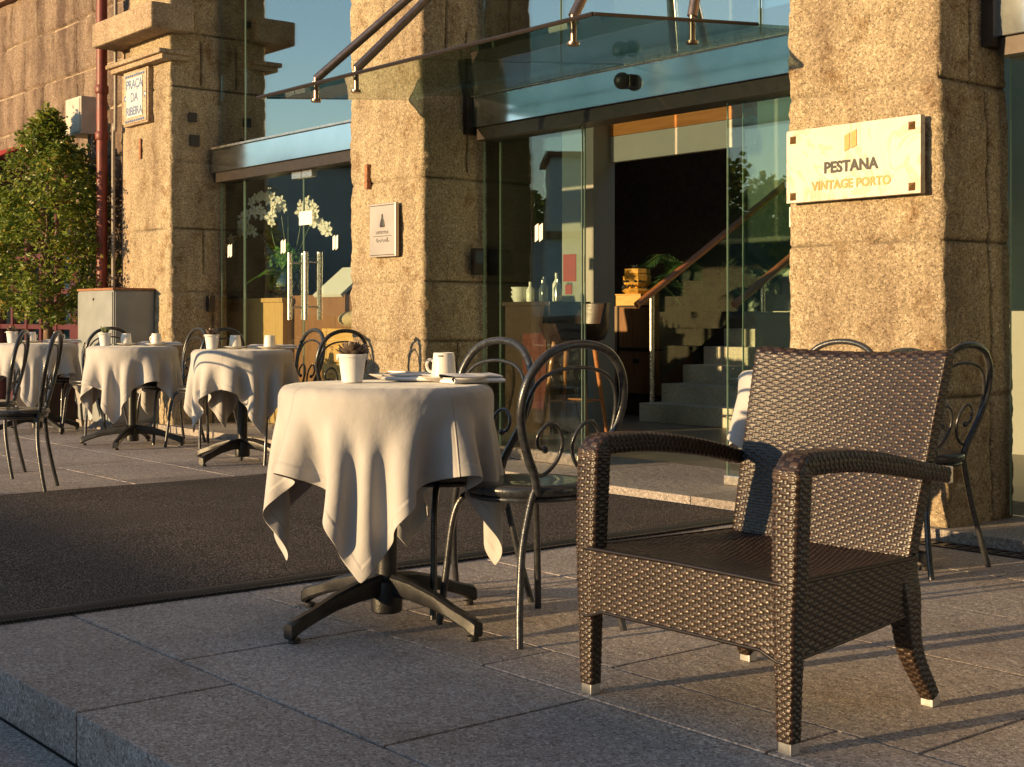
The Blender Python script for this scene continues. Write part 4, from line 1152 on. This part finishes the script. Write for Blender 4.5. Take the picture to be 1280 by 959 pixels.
def napkin(label, x, y, rz):
    t = thing('folded_napkin', label, 'napkin', (x, y, ZT), rz, 'folded white napkins')
    n = 14; vs = []; 
    prof = [(-.05, .002), (-.056, .008), (-.05, .015), (0, .017), (.045, .015), (.056, .021), (.05, .028), (0, .026), (-.045, .023), (-.04, .018), (.02, .0125), (.05, .010), (.052, .002)]
    for i in range(n):
        xx = -.09 + .18 * i / (n - 1)
        for (yy, zz) in prof:
            f_ = 1 + .12 * noise.noise(Vector((xx * 20, yy * 30, 1.3)))
            vs.append((xx + .006 * noise.noise(Vector((yy * 40, zz * 50, 2))), yy * f_, zz * (1 + .35 * noise.noise(Vector((xx * 14, yy * 22, 5))))))
    m = len(prof); fs = [(i * m + k, i * m + (k + 1) % m, (i + 1) * m + (k + 1) % m, (i + 1) * m + k) for i in range(n - 1) for k in range(m)]
    fs += [tuple(range(m))[::-1], tuple((n - 1) * m + k for k in range(m))]
    b = MB(); b.add(vs, fs); b.build('linen', M['napkin'], t, smooth=60)
    return t
def cutlery(label, x, y, z, rz):
    t = thing('table_knife', label, 'knife', (x, y, z), rz, 'cutlery on the napkins')
    b = MB(); b.box(-.085, .0, -.0045, .0045, 0, .003, .0012); b.build('handle', M['steel'], t, smooth=40)
    b = MB(); b.add([(0, -.004, .001), (.07, -.006, .001), (.088, 0, .001), (.0, .004, .001), (0, -.004, .002), (.07, -.006, .002), (.088, 0, .002), (0, .004, .002)], [(0, 3, 2, 1), (4, 5, 6, 7), (0, 1, 5, 4), (1, 2, 6, 5), (2, 3, 7, 6), (3, 0, 4, 7)]); b.build('blade', M['steel'], t)
    return t
def potplant(label, x, y, seed, mat, n=26, L0=.06, spiky=False, s=1.0, rz=0):
    rg = random.Random(seed)
    t = thing('potted_succulent', label, 'potted plant', (x, y, ZT), rz, 'succulents in white tin buckets'); t.scale = (s, s, s)
    b = MB(); b.lathe([(0, 0), (.030, 0), (.033, .002), (.0445, .085), (.0475, .088), (.0475, .092), (.044, .092), (.0425, .084), (0, .078)], 32); p = b.build('bucket', M['bucket'], t, smooth=45)
    b = MB()
    for sx in (-1, 1): b.box(sx * .0475 - .003, sx * .0475 + .003, -.009, .009, .072, .092, .002)
    b.tube(spline([(-.05, 0, .082), (-.03, -.045, .084), (0, -.062, .083), (.03, -.045, .084), (.05, 0, .082)], 6), .0014, 6); b.build('bail_handle', M['bucket'], t, smooth=50)
    b = MB(); b.lathe([(0, .079), (.042, .079), (.041, .084), (0, .088)], 20); b.build('soil', M['soil'], t)
    b = MB()
    for k in range(n):
        a = k * 2.4; f_ = k / n; L_ = L0 * (1.15 - .6 * f_) * rg.uniform(.8, 1.15); el = R(15 + 65 * f_ + rg.uniform(-10, 10)) if not spiky else R(40 + 45 * f_ + rg.uniform(-12, 12))
        wd = (.2 if not spiky else .09) * L_
        c0_ = Vector((.01 * math.cos(a), .01 * math.sin(a), .085 + .012 * f_)); d = Vector((math.cos(a) * math.cos(el), math.sin(a) * math.cos(el), math.sin(el)))
        sd = Vector((-math.sin(a), math.cos(a), 0)); up = sd.cross(d) * -1
        vs = []
        for (u_, w_, th) in ((0, .5, .05), (.35, 1, .08), (.7, 1, .07), (.92, .5, .04), (1, .05, .01)):
            c_ = c0_ + d * L_ * u_ + up * (L_ * .18 * u_ * u_)
            vs += [c_ + sd * wd * w_, c_ + up * L_ * th, c_ - sd * wd * w_, c_ - up * L_ * th]
        fs = [(i * 4 + j, i * 4 + (j + 1) % 4, i * 4 + 4 + (j + 1) % 4, i * 4 + 4 + j) for i in range(4) for j in range(4)]
        b.add(vs, fs)
    b.build('leaves', mat, t, smooth=60)
    return t
# main table
potplant('white bucket holding a purplish rosette succulent on the main table', -3.79, 2.435, 3, M['succ'], 44, .050, s=1.0, rz=R(60))
saucer('saucer under the mug on the main table', -3.655, 2.70)
m0 = mug('white mug with a small dark print on the main table', -3.655, 2.70, math.atan2(.7744, .6327)); mark(m0)
saucer('second saucer on the main table, low at the far left behind the bucket', -3.90, 2.66, .9)
napkin('folded napkin on the main table left of the printed mug', -3.765, 2.655, R(35)); cutlery('knife lying across the napkin left of the printed mug', -3.77, 2.65, ZT + .028, R(25))
napkin('folded napkin on the main table right of the printed mug', -3.53, 2.72, R(80)); saucer('side plate under the napkin at the right rim of the main table', -3.53, 2.69, .85)
names = {'T3': (T3, 'table in front of the glass doors', M['succ'], 0), 'T2': (T2, 'table before the grey cabinet', M['succg'], 1), 'T1': (T1, 'table at the left edge under the tree', M['succ'], 0)}
for kx, (c, nm, pm, sp_) in names.items():
    x, y = W(c, -.2, -.03); potplant('white bucket plant on the ' + nm, x, y, 5, pm, 22, .05, bool(sp_), 1.08, R(20))
    for i, (L_, D_) in enumerate(((-.055, .03), (.19, -.03))):
        x, y = W(c, L_, D_); w_ = ('left', 'right')[i]
        saucer('%s of the two saucers on the %s' % (w_, nm), x, y, 1); mug('%s of the two white mugs on the %s' % (w_, nm), x, y, rgn.uniform(0, 6))
    x, y = W(c, .10, .17); napkin('napkin lying between the two mugs on the ' + nm, x, y, R(50))
    x, y = W(c, .265, .04); napkin('napkin at the right rim of the ' + nm, x, y, R(90))

# ------------------------------------------------------------------ restaurant interior (left opening)
ds = thing('reception_desk', 'honey coloured wooden reception desk behind the glass doors', 'desk', (-11.2, 6.35, .05))
b = MB(); b.box(-.75, .55, -.22, .28, 0, 1.06); b.build('front', M['desk'], ds)
b = MB(); b.box(.551, 1.55, -.12, .28, 0, 1.12); b.build('side_cabinet', M['walnut'], ds)
b = MB(); b.box(-.77, .57, -.24, .3, 1.062, 1.10, .004); b.build('desktop', M['desk'], ds)
mn = thing('menu_stand', 'slanted menu stand with open pages on the dark cabinet behind the doors', 'menu', (-10.05, 6.35, 1.17))
b = MB(); b.add([(-.22, -.15, 0), (.22, -.15, 0), (.22, .15, .24), (-.22, .15, .24), (-.22, -.13, -.02), (.22, -.13, -.02), (.22, .17, .22), (-.22, .17, .22)], [(0, 1, 2, 3), (7, 6, 5, 4), (0, 4, 5, 1), (2, 6, 7, 3), (1, 5, 6, 2), (0, 3, 7, 4)]); b.build('board', M['paper'], mn)
b = MB(); b.box(-.2, .2, -.1, .16, -.02, -.003); b.box(-.18, .18, .12, .15, 0, .19); b.build('stand', M['darkmetal'], mn)
# orchids
random.seed(21)
oc = thing('orchid_arrangement', 'white orchids in a glass bowl on the reception desk', 'flower arrangement', (-10.85, 6.30, 1.155))
b = MB(); b.lathe([(0, 0), (.10, 0), (.14, .02), (.16, .12), (.13, .22), (.125, .22), (.15, .12), (.13, .03), (0, .02)], 28); b.build('glass_bowl', M['vase'], oc, smooth=50)
b = MB()
for k in range(60): b.sphere((random.uniform(-.09, .09), random.uniform(-.09, .09), random.uniform(.05, .16)), .03, 6, 4, (1, 1, .7))
b.build('moss', M['soil'], oc)
b = MB()
for k in range(9):
    a = k * 2.4; L_ = random.uniform(.22, .38); el = R(random.uniform(-25, 45)); sd = Vector((-math.sin(a), math.cos(a), 0)); d = Vector((math.cos(a) * math.cos(el), math.sin(a) * math.cos(el), math.sin(el)))
    vs = []
    for (u_, w_, dr) in ((0, .01, 0), (.3, .04, .03), (.65, .045, .02), (.9, .025, -.04), (1, .003, -.07)):
        c_ = Vector((0, 0, .19)) + d * L_ * u_ + Vector((0, 0, dr)); vs += [c_ + sd * w_, c_ + Vector((0, 0, -.012)), c_ - sd * w_]
    b.add(vs, [(i * 3 + j, i * 3 + j + 1, i * 3 + 4 + j, i * 3 + 3 + j) for i in range(4) for j in range(2)])
b.build('broad_leaves', M['fern'], oc, smooth=60)
b = MB()
for k in range(420):
    a = random.uniform(0, 6.28); el = random.uniform(.1, 1.5); r = random.uniform(.04, .17)
    c_ = Vector((.06 + r * math.cos(a) * math.cos(el), -.05 + r * math.sin(a) * math.cos(el), .28 + r * math.sin(el) * 1.1))
    d = Vector((random.gauss(0, 1), random.gauss(0, 1), random.gauss(0, 1))).normalized(); s2 = d.orthogonal().normalized()
    b.add([c_, c_ + d * .016 + s2 * .012, c_ + d * .034, c_ + d * .016 - s2 * .012], [(0, 1, 2, 3)])
b.build('filler_foliage', M['fern'], oc)
def flower(b, eye, c, d, s):
    d = Vector(d).normalized(); u_ = d.orthogonal().normalized(); v2 = d.cross(u_)
    rot = random.uniform(0, 6.28)
    for k in range(5):
        a = rot + k * 2 * math.pi / 5; dd = u_ * math.cos(a) + v2 * math.sin(a); sd = d.cross(dd)
        w_ = .62 if k % 2 else .45
        b.add([c, c + dd * s * .5 + sd * s * w_ * .6 + d * s * .12, c + dd * s * .9 + sd * s * w_ * .35 + d * s * .05, c + dd * s * 1.02, c + dd * s * .9 - sd * s * w_ * .35 + d * s * .05, c + dd * s * .5 - sd * s * w_ * .6 + d * s * .12], [(0, 1, 2, 3), (0, 3, 4, 5)])
    eye.sphere(tuple(c + d * s * .15), s * .16, 6, 4)
sprays = [[(-.02, 0, .2), (-.12, -.05, .5), (-.18, -.05, .72), (-.30, -.08, .80), (-.44, -.1, .66)], [(0, 0, .2), (-.05, 0, .55), (-.10, -.02, .85), (-.20, -.05, .93), (-.30, -.1, .86)],
          [(0, 0, .2), (.0, 0, .5), (.02, -.03, .82), (-.04, -.08, .84), (-.06, -.12, .66)], [(.02, 0, .2), (.12, 0, .5), (.22, -.02, .78), (.34, -.05, .80), (.46, -.1, .70)],
          [(.02, 0, .2), (.16, 0, .45), (.30, 0, .66), (.44, -.03, .68), (.60, -.1, .58)], [(-.03, 0, .2), (-.2, 0, .4), (-.38, -.02, .60), (-.52, -.05, .62), (-.64, -.08, .50)]]
def to_view(p):   # spread the sprays across the camera's line of sight
    return (p[0] * .95, p[0] * .25 + p[1], p[2])
for sp_ in sprays:
    pts = spline([to_view(p) for p in sp_], 8)
    b = MB(); b.tube(pts, .004, 6); s1 = b.build('flower_stem', M['stem'], oc, smooth=60)
    fb = MB(); eb_ = MB()
    for k in range(11):
        p = pts[int(len(pts) * (.52 + .46 * k / 10))]
        flower(fb, eb_, p + Vector((random.uniform(-.03, .03), random.uniform(-.045, .02), random.uniform(-.055, .03))), (random.uniform(-.2, .7), -1, random.uniform(-.3, .3)), random.uniform(.044, .060))
    f_ = fb.build('blossoms', M['petal'], s1); eb_.build('blossom_hearts', M['petal_eye'], s1)
# crate with sack
cr = thing('wine_crate', 'pale yellow wooden wine crate just inside the glass doors beside the middle pier', 'crate', (-9.50, 6.16, .05))
b = MB()
for k in range(6): b.box(-.28, .28, -.17, -.155, .01 + k * .14, .14 + k * .14, .003)
for k in range(6): b.box(.265, .28, -.154, .17, .01 + k * .14, .14 + k * .14, .003)
b.box(-.28, .264, -.154, .17, .0, .84); b.build('boards', M['pine'], cr)
text('stencil', 'PORTO', .085, M['rust'], cr, (-.16, -.1715, .56), (R(90), R(90), 0), .0005)
sk_ = MB(); sk_.sphere((0, 0, .07), .15, 20, 12, (1.3, .9, .5)); sk_.sphere((.18, .0, .07), .09, 16, 10, (1, .9, .7))
o = sk_.build('jute_sack', M['sack'], smooth=60); o.location = (-9.52, 6.16, .892); tag(o, 'rolled jute sack lying on the yellow wine crate', 'sack')

# ------------------------------------------------------------------ hotel lobby interior
tk = thing('stacked_trunk', 'tall cabinet of two dark planked trunks with metal corners left of the stairs', 'trunk', (-9.5, 9.45, .05))
b = MB(); b.box(-.22, .28, -.2, .3, .2, .62, .006); b.box(-.22, .28, -.2, .3, .635, 1.04, .006); b.build('body', M['walnut'], tk)
b = MB(); b.box(-.52, -.225, -.18, .3, .2, 1.04, .004); b.build('plank_side', M['planks'], tk)
b = MB()
for xx in (-.22, .262): b.box(xx, xx + .02, -.21, -.201, .2, 1.04)
for zz in (.2, .61, .63, 1.03): b.box(-.199, .261, -.21, -.201, zz, zz + .015)
b.box(0, .07, -.215, -.202, .50, .54); b.build('metal_corner', M['darkmetal'], tk)
b = MB(); b.box(-.5, .25, -.15, .28, 0, .2); b.build('base', M['dark'], tk)
yb = thing('pale_box', 'small pale wooden box on top of the trunks carrying the yellow ceramic', 'box', (-9.62, 9.42, 1.093))
b = MB(); b.box(-.17, .17, -.13, .13, 0, .10, .004); b.build('body', M['pine'], yb)
b = MB(); b.box(-.175, .175, -.135, .135, .102, .112); b.build('lid', M['pine'], yb)
cs_ = thing('yellow_ceramic', 'bright yellow ceramic stack with small dark ornaments on the pale box', 'ornament', (-9.63, 9.42, 1.206))
b = MB(); b.lathe([(0, 0), (.11, 0), (.15, .03), (.12, .05), (.10, .06), (.13, .10), (.14, .17), (.12, .19), (.13, .2), (.125, .24), (.0, .25)], 9); b.build('body', M['terracotta'], cs_)
b = MB(); random.seed(8)
for k in range(34):
    a = random.uniform(-2.6, -.3); z_ = random.choice((.06, .07, .08, .12, .25, .26, .27)); r = .135 if z_ < .2 else random.uniform(0, .1)
    b.sphere((r * math.cos(a), r * math.sin(a), z_), .012, 6, 4)
b.build('ornament_beads', M['ink'], cs_)
# palm
pm = thing('indoor_palm', 'green feathery palm in the dark lobby behind the stair rail', 'palm', (-9.55, 10.25, .05))
b = MB(); b.lathe([(0, 0), (.14, 0), (.18, .35), (.17, .35), (.0, .33)], 20); b.build('pot', M['darkmetal'], pm, smooth=40)
random.seed(17); b = MB(); bs = MB()
for k in range(15):
    a = k * 2.4 + .3; L_ = random.uniform(.65, 1.0); up_ = random.uniform(.9, 1.25)
    pts = spline([(0, 0, .33), (.1 * math.cos(a), .1 * math.sin(a), .33 + up_ * .55), (L_ * .45 * math.cos(a), L_ * .45 * math.sin(a), .3 + up_), (L_ * .85 * math.cos(a), L_ * .85 * math.sin(a), .15 + up_)], 9)
    bs.tube(pts, .006, 5)
    for i in range(9, len(pts) - 1):
        d = (pts[i + 1] - pts[i]).normalized(); sd = d.cross(Vector((0, 0, 1))).normalized(); ll = .2 * math.sin(math.pi * min(1, (i - 6) / (len(pts) - 6))) + .05
        for s_ in (-1, 1):
            for hh in (0, .5):
                p = pts[i] + (pts[i + 1] - pts[i]) * hh; e_ = p + (sd * s_ * .8 + d * .7).normalized() * ll + Vector((0, 0, -.28 * ll))
                m_ = (p + e_) / 2 + Vector((0, 0, .02)); b.add([p, m_ + d * .011, e_, m_ - d * .011], [(0, 1, 2, 3)])
bs.build('stalks', M['stem'], pm, smooth=60); b.build('fronds', M['palmleaf'], pm)
for (x, y, z, s_, lab) in ((-9.15, 10.9, .05, .36, 'lower wooden crate in the dark lobby behind the palm'), (-9.15, 10.92, .775, .30, 'upper wooden crate stacked in the dark lobby behind the palm')):
    t = thing('lobby_crate', lab, 'crate', (x, y, z), 0, 'crates stacked in the lobby')
    b = MB(); b.box(-s_ / 2, s_ / 2, -s_ / 2, s_ / 2, 0, .72 if z < .1 else .32, .006); b.build('boards', M['planks'], t)
    b = MB(); b.box(-s_ / 2 - .01, s_ / 2 + .01, -s_ / 2 - .014, -s_ / 2 - .002, .03, .08); b.build('batten', M['planks'], t)
ob = thing('oak_box', 'reddish wooden box standing on the low wall at the right of the stairs', 'box', (-6.72, 8.66, 1.023))
b = MB(); b.box(-.28, .28, -.10, .12, 0, .09, .004); b.build('body', M['oak'], ob)
b = MB(); b.box(-.29, .29, -.11, .13, .092, .108); b.build('lid', M['walnut'], ob)
# high stool
bsn = thing('bar_stool', 'high lobby stool with dark leather shell and splayed orange wooden legs', 'stool', (-8.13, 7.27, .05), R(20))
b = MB()
ring = lambda r, z, y_=0: [(r * math.cos(a * R(15)) * 1.1, r * math.sin(a * R(15)) + y_, z) for a in range(24)]
vs = ring(.12, .72) + ring(.22, .76) + ring(.25, .84) + [(x * 1.0, y, z + (.16 if y > -.05 else .0)) for x, y, z in ring(.26, .88)] + [(x * .96, y * .94, z + (.155 if y > -.05 else .0)) for x, y, z in ring(.25, .88)] + ring(.2, .80)
b.add(vs, [(i * 24 + k, i * 24 + (k + 1) % 24, (i + 1) * 24 + (k + 1) % 24, (i + 1) * 24 + k) for i in range(5) for k in range(24)] + [tuple(range(120, 144))]); b.build('shell', M['leather'], bsn, smooth=60)
for (sx, sy) in ((-1, -1), (1, -1), (1, 1), (-1, 1)):
    b = MB(); b.tube([(sx * .12, sy * .1, .74), (sx * .2, sy * .17, 0)], [.022, .014], 8); b.build('leg', M['rail'], bsn, smooth=50)
b = MB(); b.tube([(-.165, -.145, .28), (.165, -.145, .28), (.165, .145, .28), (-.165, .145, .28)], .009, 6, closed=True); b.build('foot_rail', M['rail'], bsn)
# bar counter and its clutter
ct = thing('bar_counter', 'dark wooden bar counter behind the left glass panel of the hotel door', 'counter', (-8.62, 7.4, .05))
b = MB(); b.box(-.28, .28, -.2, .2, 0, 1.02); b.build('front', M['leather'], ct)
b = MB(); b.box(-.3, .3, -.22, .22, 1.022, 1.055, .004); b.build('worktop', M['leather'], ct)
b = MB(); b.box(-.05, .24, -.206, -.202, .2, .8); b.build('panel', M['redleather'], ct)
random.seed(31)
for k in range(5):
    o = MB(); hgt = random.uniform(.16, .26)
    o.lathe([(0, 0), (.03, 0), (.033, .01), (.033, hgt * .6), (.012, hgt * .78), (.012, hgt), (0, hgt)], 14)
    q_ = o.build('bottle', [M['bucket'], M['steel'], M['citywin']][k % 3], None, smooth=50); q_.location = (-8.70 + k * .085, 7.30 + .06 * (k % 2), 1.107)
    tag(q_, ['squat pale bottle at the left end of the bar counter', 'shiny metal bottle second from the left on the bar counter', 'dark bottle in the middle of the bar counter', 'pale bottle second from the right on the bar counter', 'metal shaker at the right end of the bar counter'][k], 'bottle', 'bottles on the bar counter')
for k in range(3):
    o = MB(); o.lathe([(0, 0), (.05, 0), (.075, .05), (.07, .05), (.045, .01), (0, .008)], 20)
    q_ = o.build('bowl', M['bucket'], None, smooth=50); q_.location = (-8.81, 7.28, 1.107 + k * .035)
    tag(q_, ['bottom', 'middle', 'top'][k] + ' bowl of the white stack on the bar counter', 'bowl', 'white bowls stacked on the bar counter')

# ------------------------------------------------------------------ behind the camera: added parapet and block shading paving and piers, far bank seen in the panes
qw = thing('shade_parapet', 'low stone parapet added unseen behind the viewer to shade the paving', 'wall', (0, -6.2, -.13))  # added out of view to lay a shade edge across the terrace
b = MB(); x = -40
while x < 30: b.box(x, x + 1.99, -.25, .25, 0, 1.08, .01); x += 2
b.build('wall', M['quay'], qw)
b = MB(); x = -40
while x < 30: b.box(x, x + 1.49, -.3, .3, 1.082, 1.17, .015); x += 1.5
b.build('coping', M['quay'], qw)
nb_ = thing('shade_block', 'plain stone block added unseen right of the viewer, shading the side of the piers', 'building', (4.5, 0, 0))  # added out of view to keep sky glow off the pier reveals
b = MB(); b.box(0, 8, -11, 5.2, -.13, 12); b.build('wall', M['darkstone'], nb_)
b = MB()
for f_ in range(3):
    for k in range(4): b.box(-.06, -.01, -7.8 + k * 3.4, -6.5 + k * 3.4, 1 + f_ * 3.6, 3.2 + f_ * 3.6)
b.build('windows', M['citywin'], nb_)
b = MB(); b.box(-.5, 8.4, -9.4, 5.4, 12, 12.5); b.build('roof', M['rust'], nb_)
wt = MB(); wt.add([(-700, -700, -.12), (700, -700, -.12), (700, -9, -.12), (-700, -9, -.12)], [(0, 1, 2, 3)])
struct(wt.build('river_water', simple('river_water', (.03, .045, .05), .12, noise_amt=.2, noise_scale=.2, bump=.6, bump_scale=.7)))
# far bank
nh = 90; P = np.zeros((14, nh, 3))
for i in range(14):
    for j in range(nh):
        az = R(190 + 53 * j / (nh - 1)); 
        dist = 80 + i * 9
        hh = (1 - math.cos(min(1, i / 10) * math.pi)) * .5
        top = 13.5 + 5 * noise.noise(Vector((j * .08, 2, 0))) + 1.5 * noise.noise(Vector((j * .4, 9, 0)))
        edge_ = min(1, j / 5, (nh - 1 - j) / 8)
        P[i, j] = (math.cos(az) * dist, math.sin(az) * dist, -.3 + hh * top * edge_)
struct(grid_mesh('far_hill', P, M['hill']))
# woods on the far hill: leaf clumps
random.seed(12); lv = []; lf = []
for k in range(150):
    j = random.randint(3, nh - 10); i = random.randint(5, 11); c_ = Vector(P[i, j]); rr = random.uniform(1.6, 3.4); palm = False
    for q_ in range(110):
        d = Vector((random.gauss(0, 1), random.gauss(0, 1), random.gauss(0, 1))).normalized() * rr * random.uniform(.5, 1)
        p = c_ + Vector((d.x, d.y, d.z * 1.1 + rr * .9)); a_ = Vector((random.gauss(0, 1), random.gauss(0, 1), random.gauss(0, 1))).normalized(); bb = a_.orthogonal().normalized()
        s_ = random.uniform(.25, .6); i0 = len(lv); lv += [p + a_ * s_, p + bb * s_, p - a_ * s_, p - bb * s_]; lf.append((i0, i0 + 1, i0 + 2, i0 + 3))
me = bpy.data.meshes.new('far_wood'); me.from_pydata([v[:] for v in lv], [], lf); me.materials.append(M['leaf'])
o = link(bpy.data.objects.new('far_wood', me)); tag(o, 'dark wooded hillside across the river, seen only as a reflection in the panes', 'wood', kind='stuff')
def far_house(label, ang, dist, w_, hh, d_, fl):
    x = math.cos(R(ang)) * dist; y = math.sin(R(ang)) * dist
    t = thing('riverside_house', label, 'building', (x, y, 0), R(ang) + math.pi / 2, 'houses on the far bank')
    b = MB(); b.box(-w_ / 2, w_ / 2, 0, d_, -.2, hh); b.build('wall', M['city'], t)
    b = MB(); b.box(-w_ / 2 - .4, w_ / 2 + .4, -.4, d_ + .4, hh, hh + .4); b.build('roof', M['rust'], t)
    b = MB(); n_ = int(w_ / 2.4)
    for f_ in range(fl):
        for k in range(n_):
            xx = -w_ / 2 + (k + .5) * w_ / n_; z_ = 1 + f_ * (hh - 1) / fl; b.box(xx - .55, xx + .55, .0 - .05, -.01, z_, z_ + 1.5)
    b.build('windows', M['citywin'], t)
    b = MB()
    for f_ in range(1, fl): z_ = .6 + f_ * (hh - 1) / fl; b.box(-w_ / 2, w_ / 2, -1.0, -.06, z_, z_ + .18)
    b.build('balcony', M['city'], t)
for (lab, ang, dist, w_, hh, d_, fl) in (('white house with long balconies on the far bank, reflected in the left doors', 207, 100, 13, 11.5, 8, 4), ('low white house on the far bank left of the balconied one', 199, 96, 12, 7, 8, 2),
                                     ('tall pale house on the far bank reflected in the hotel door', 218, 96, 9, 12, 8, 4), ('broad white warehouse low on the far bank', 212.5, 88, 15, 6, 9, 2)):
    far_house(lab, ang + 0, dist, w_, hh, d_, fl)
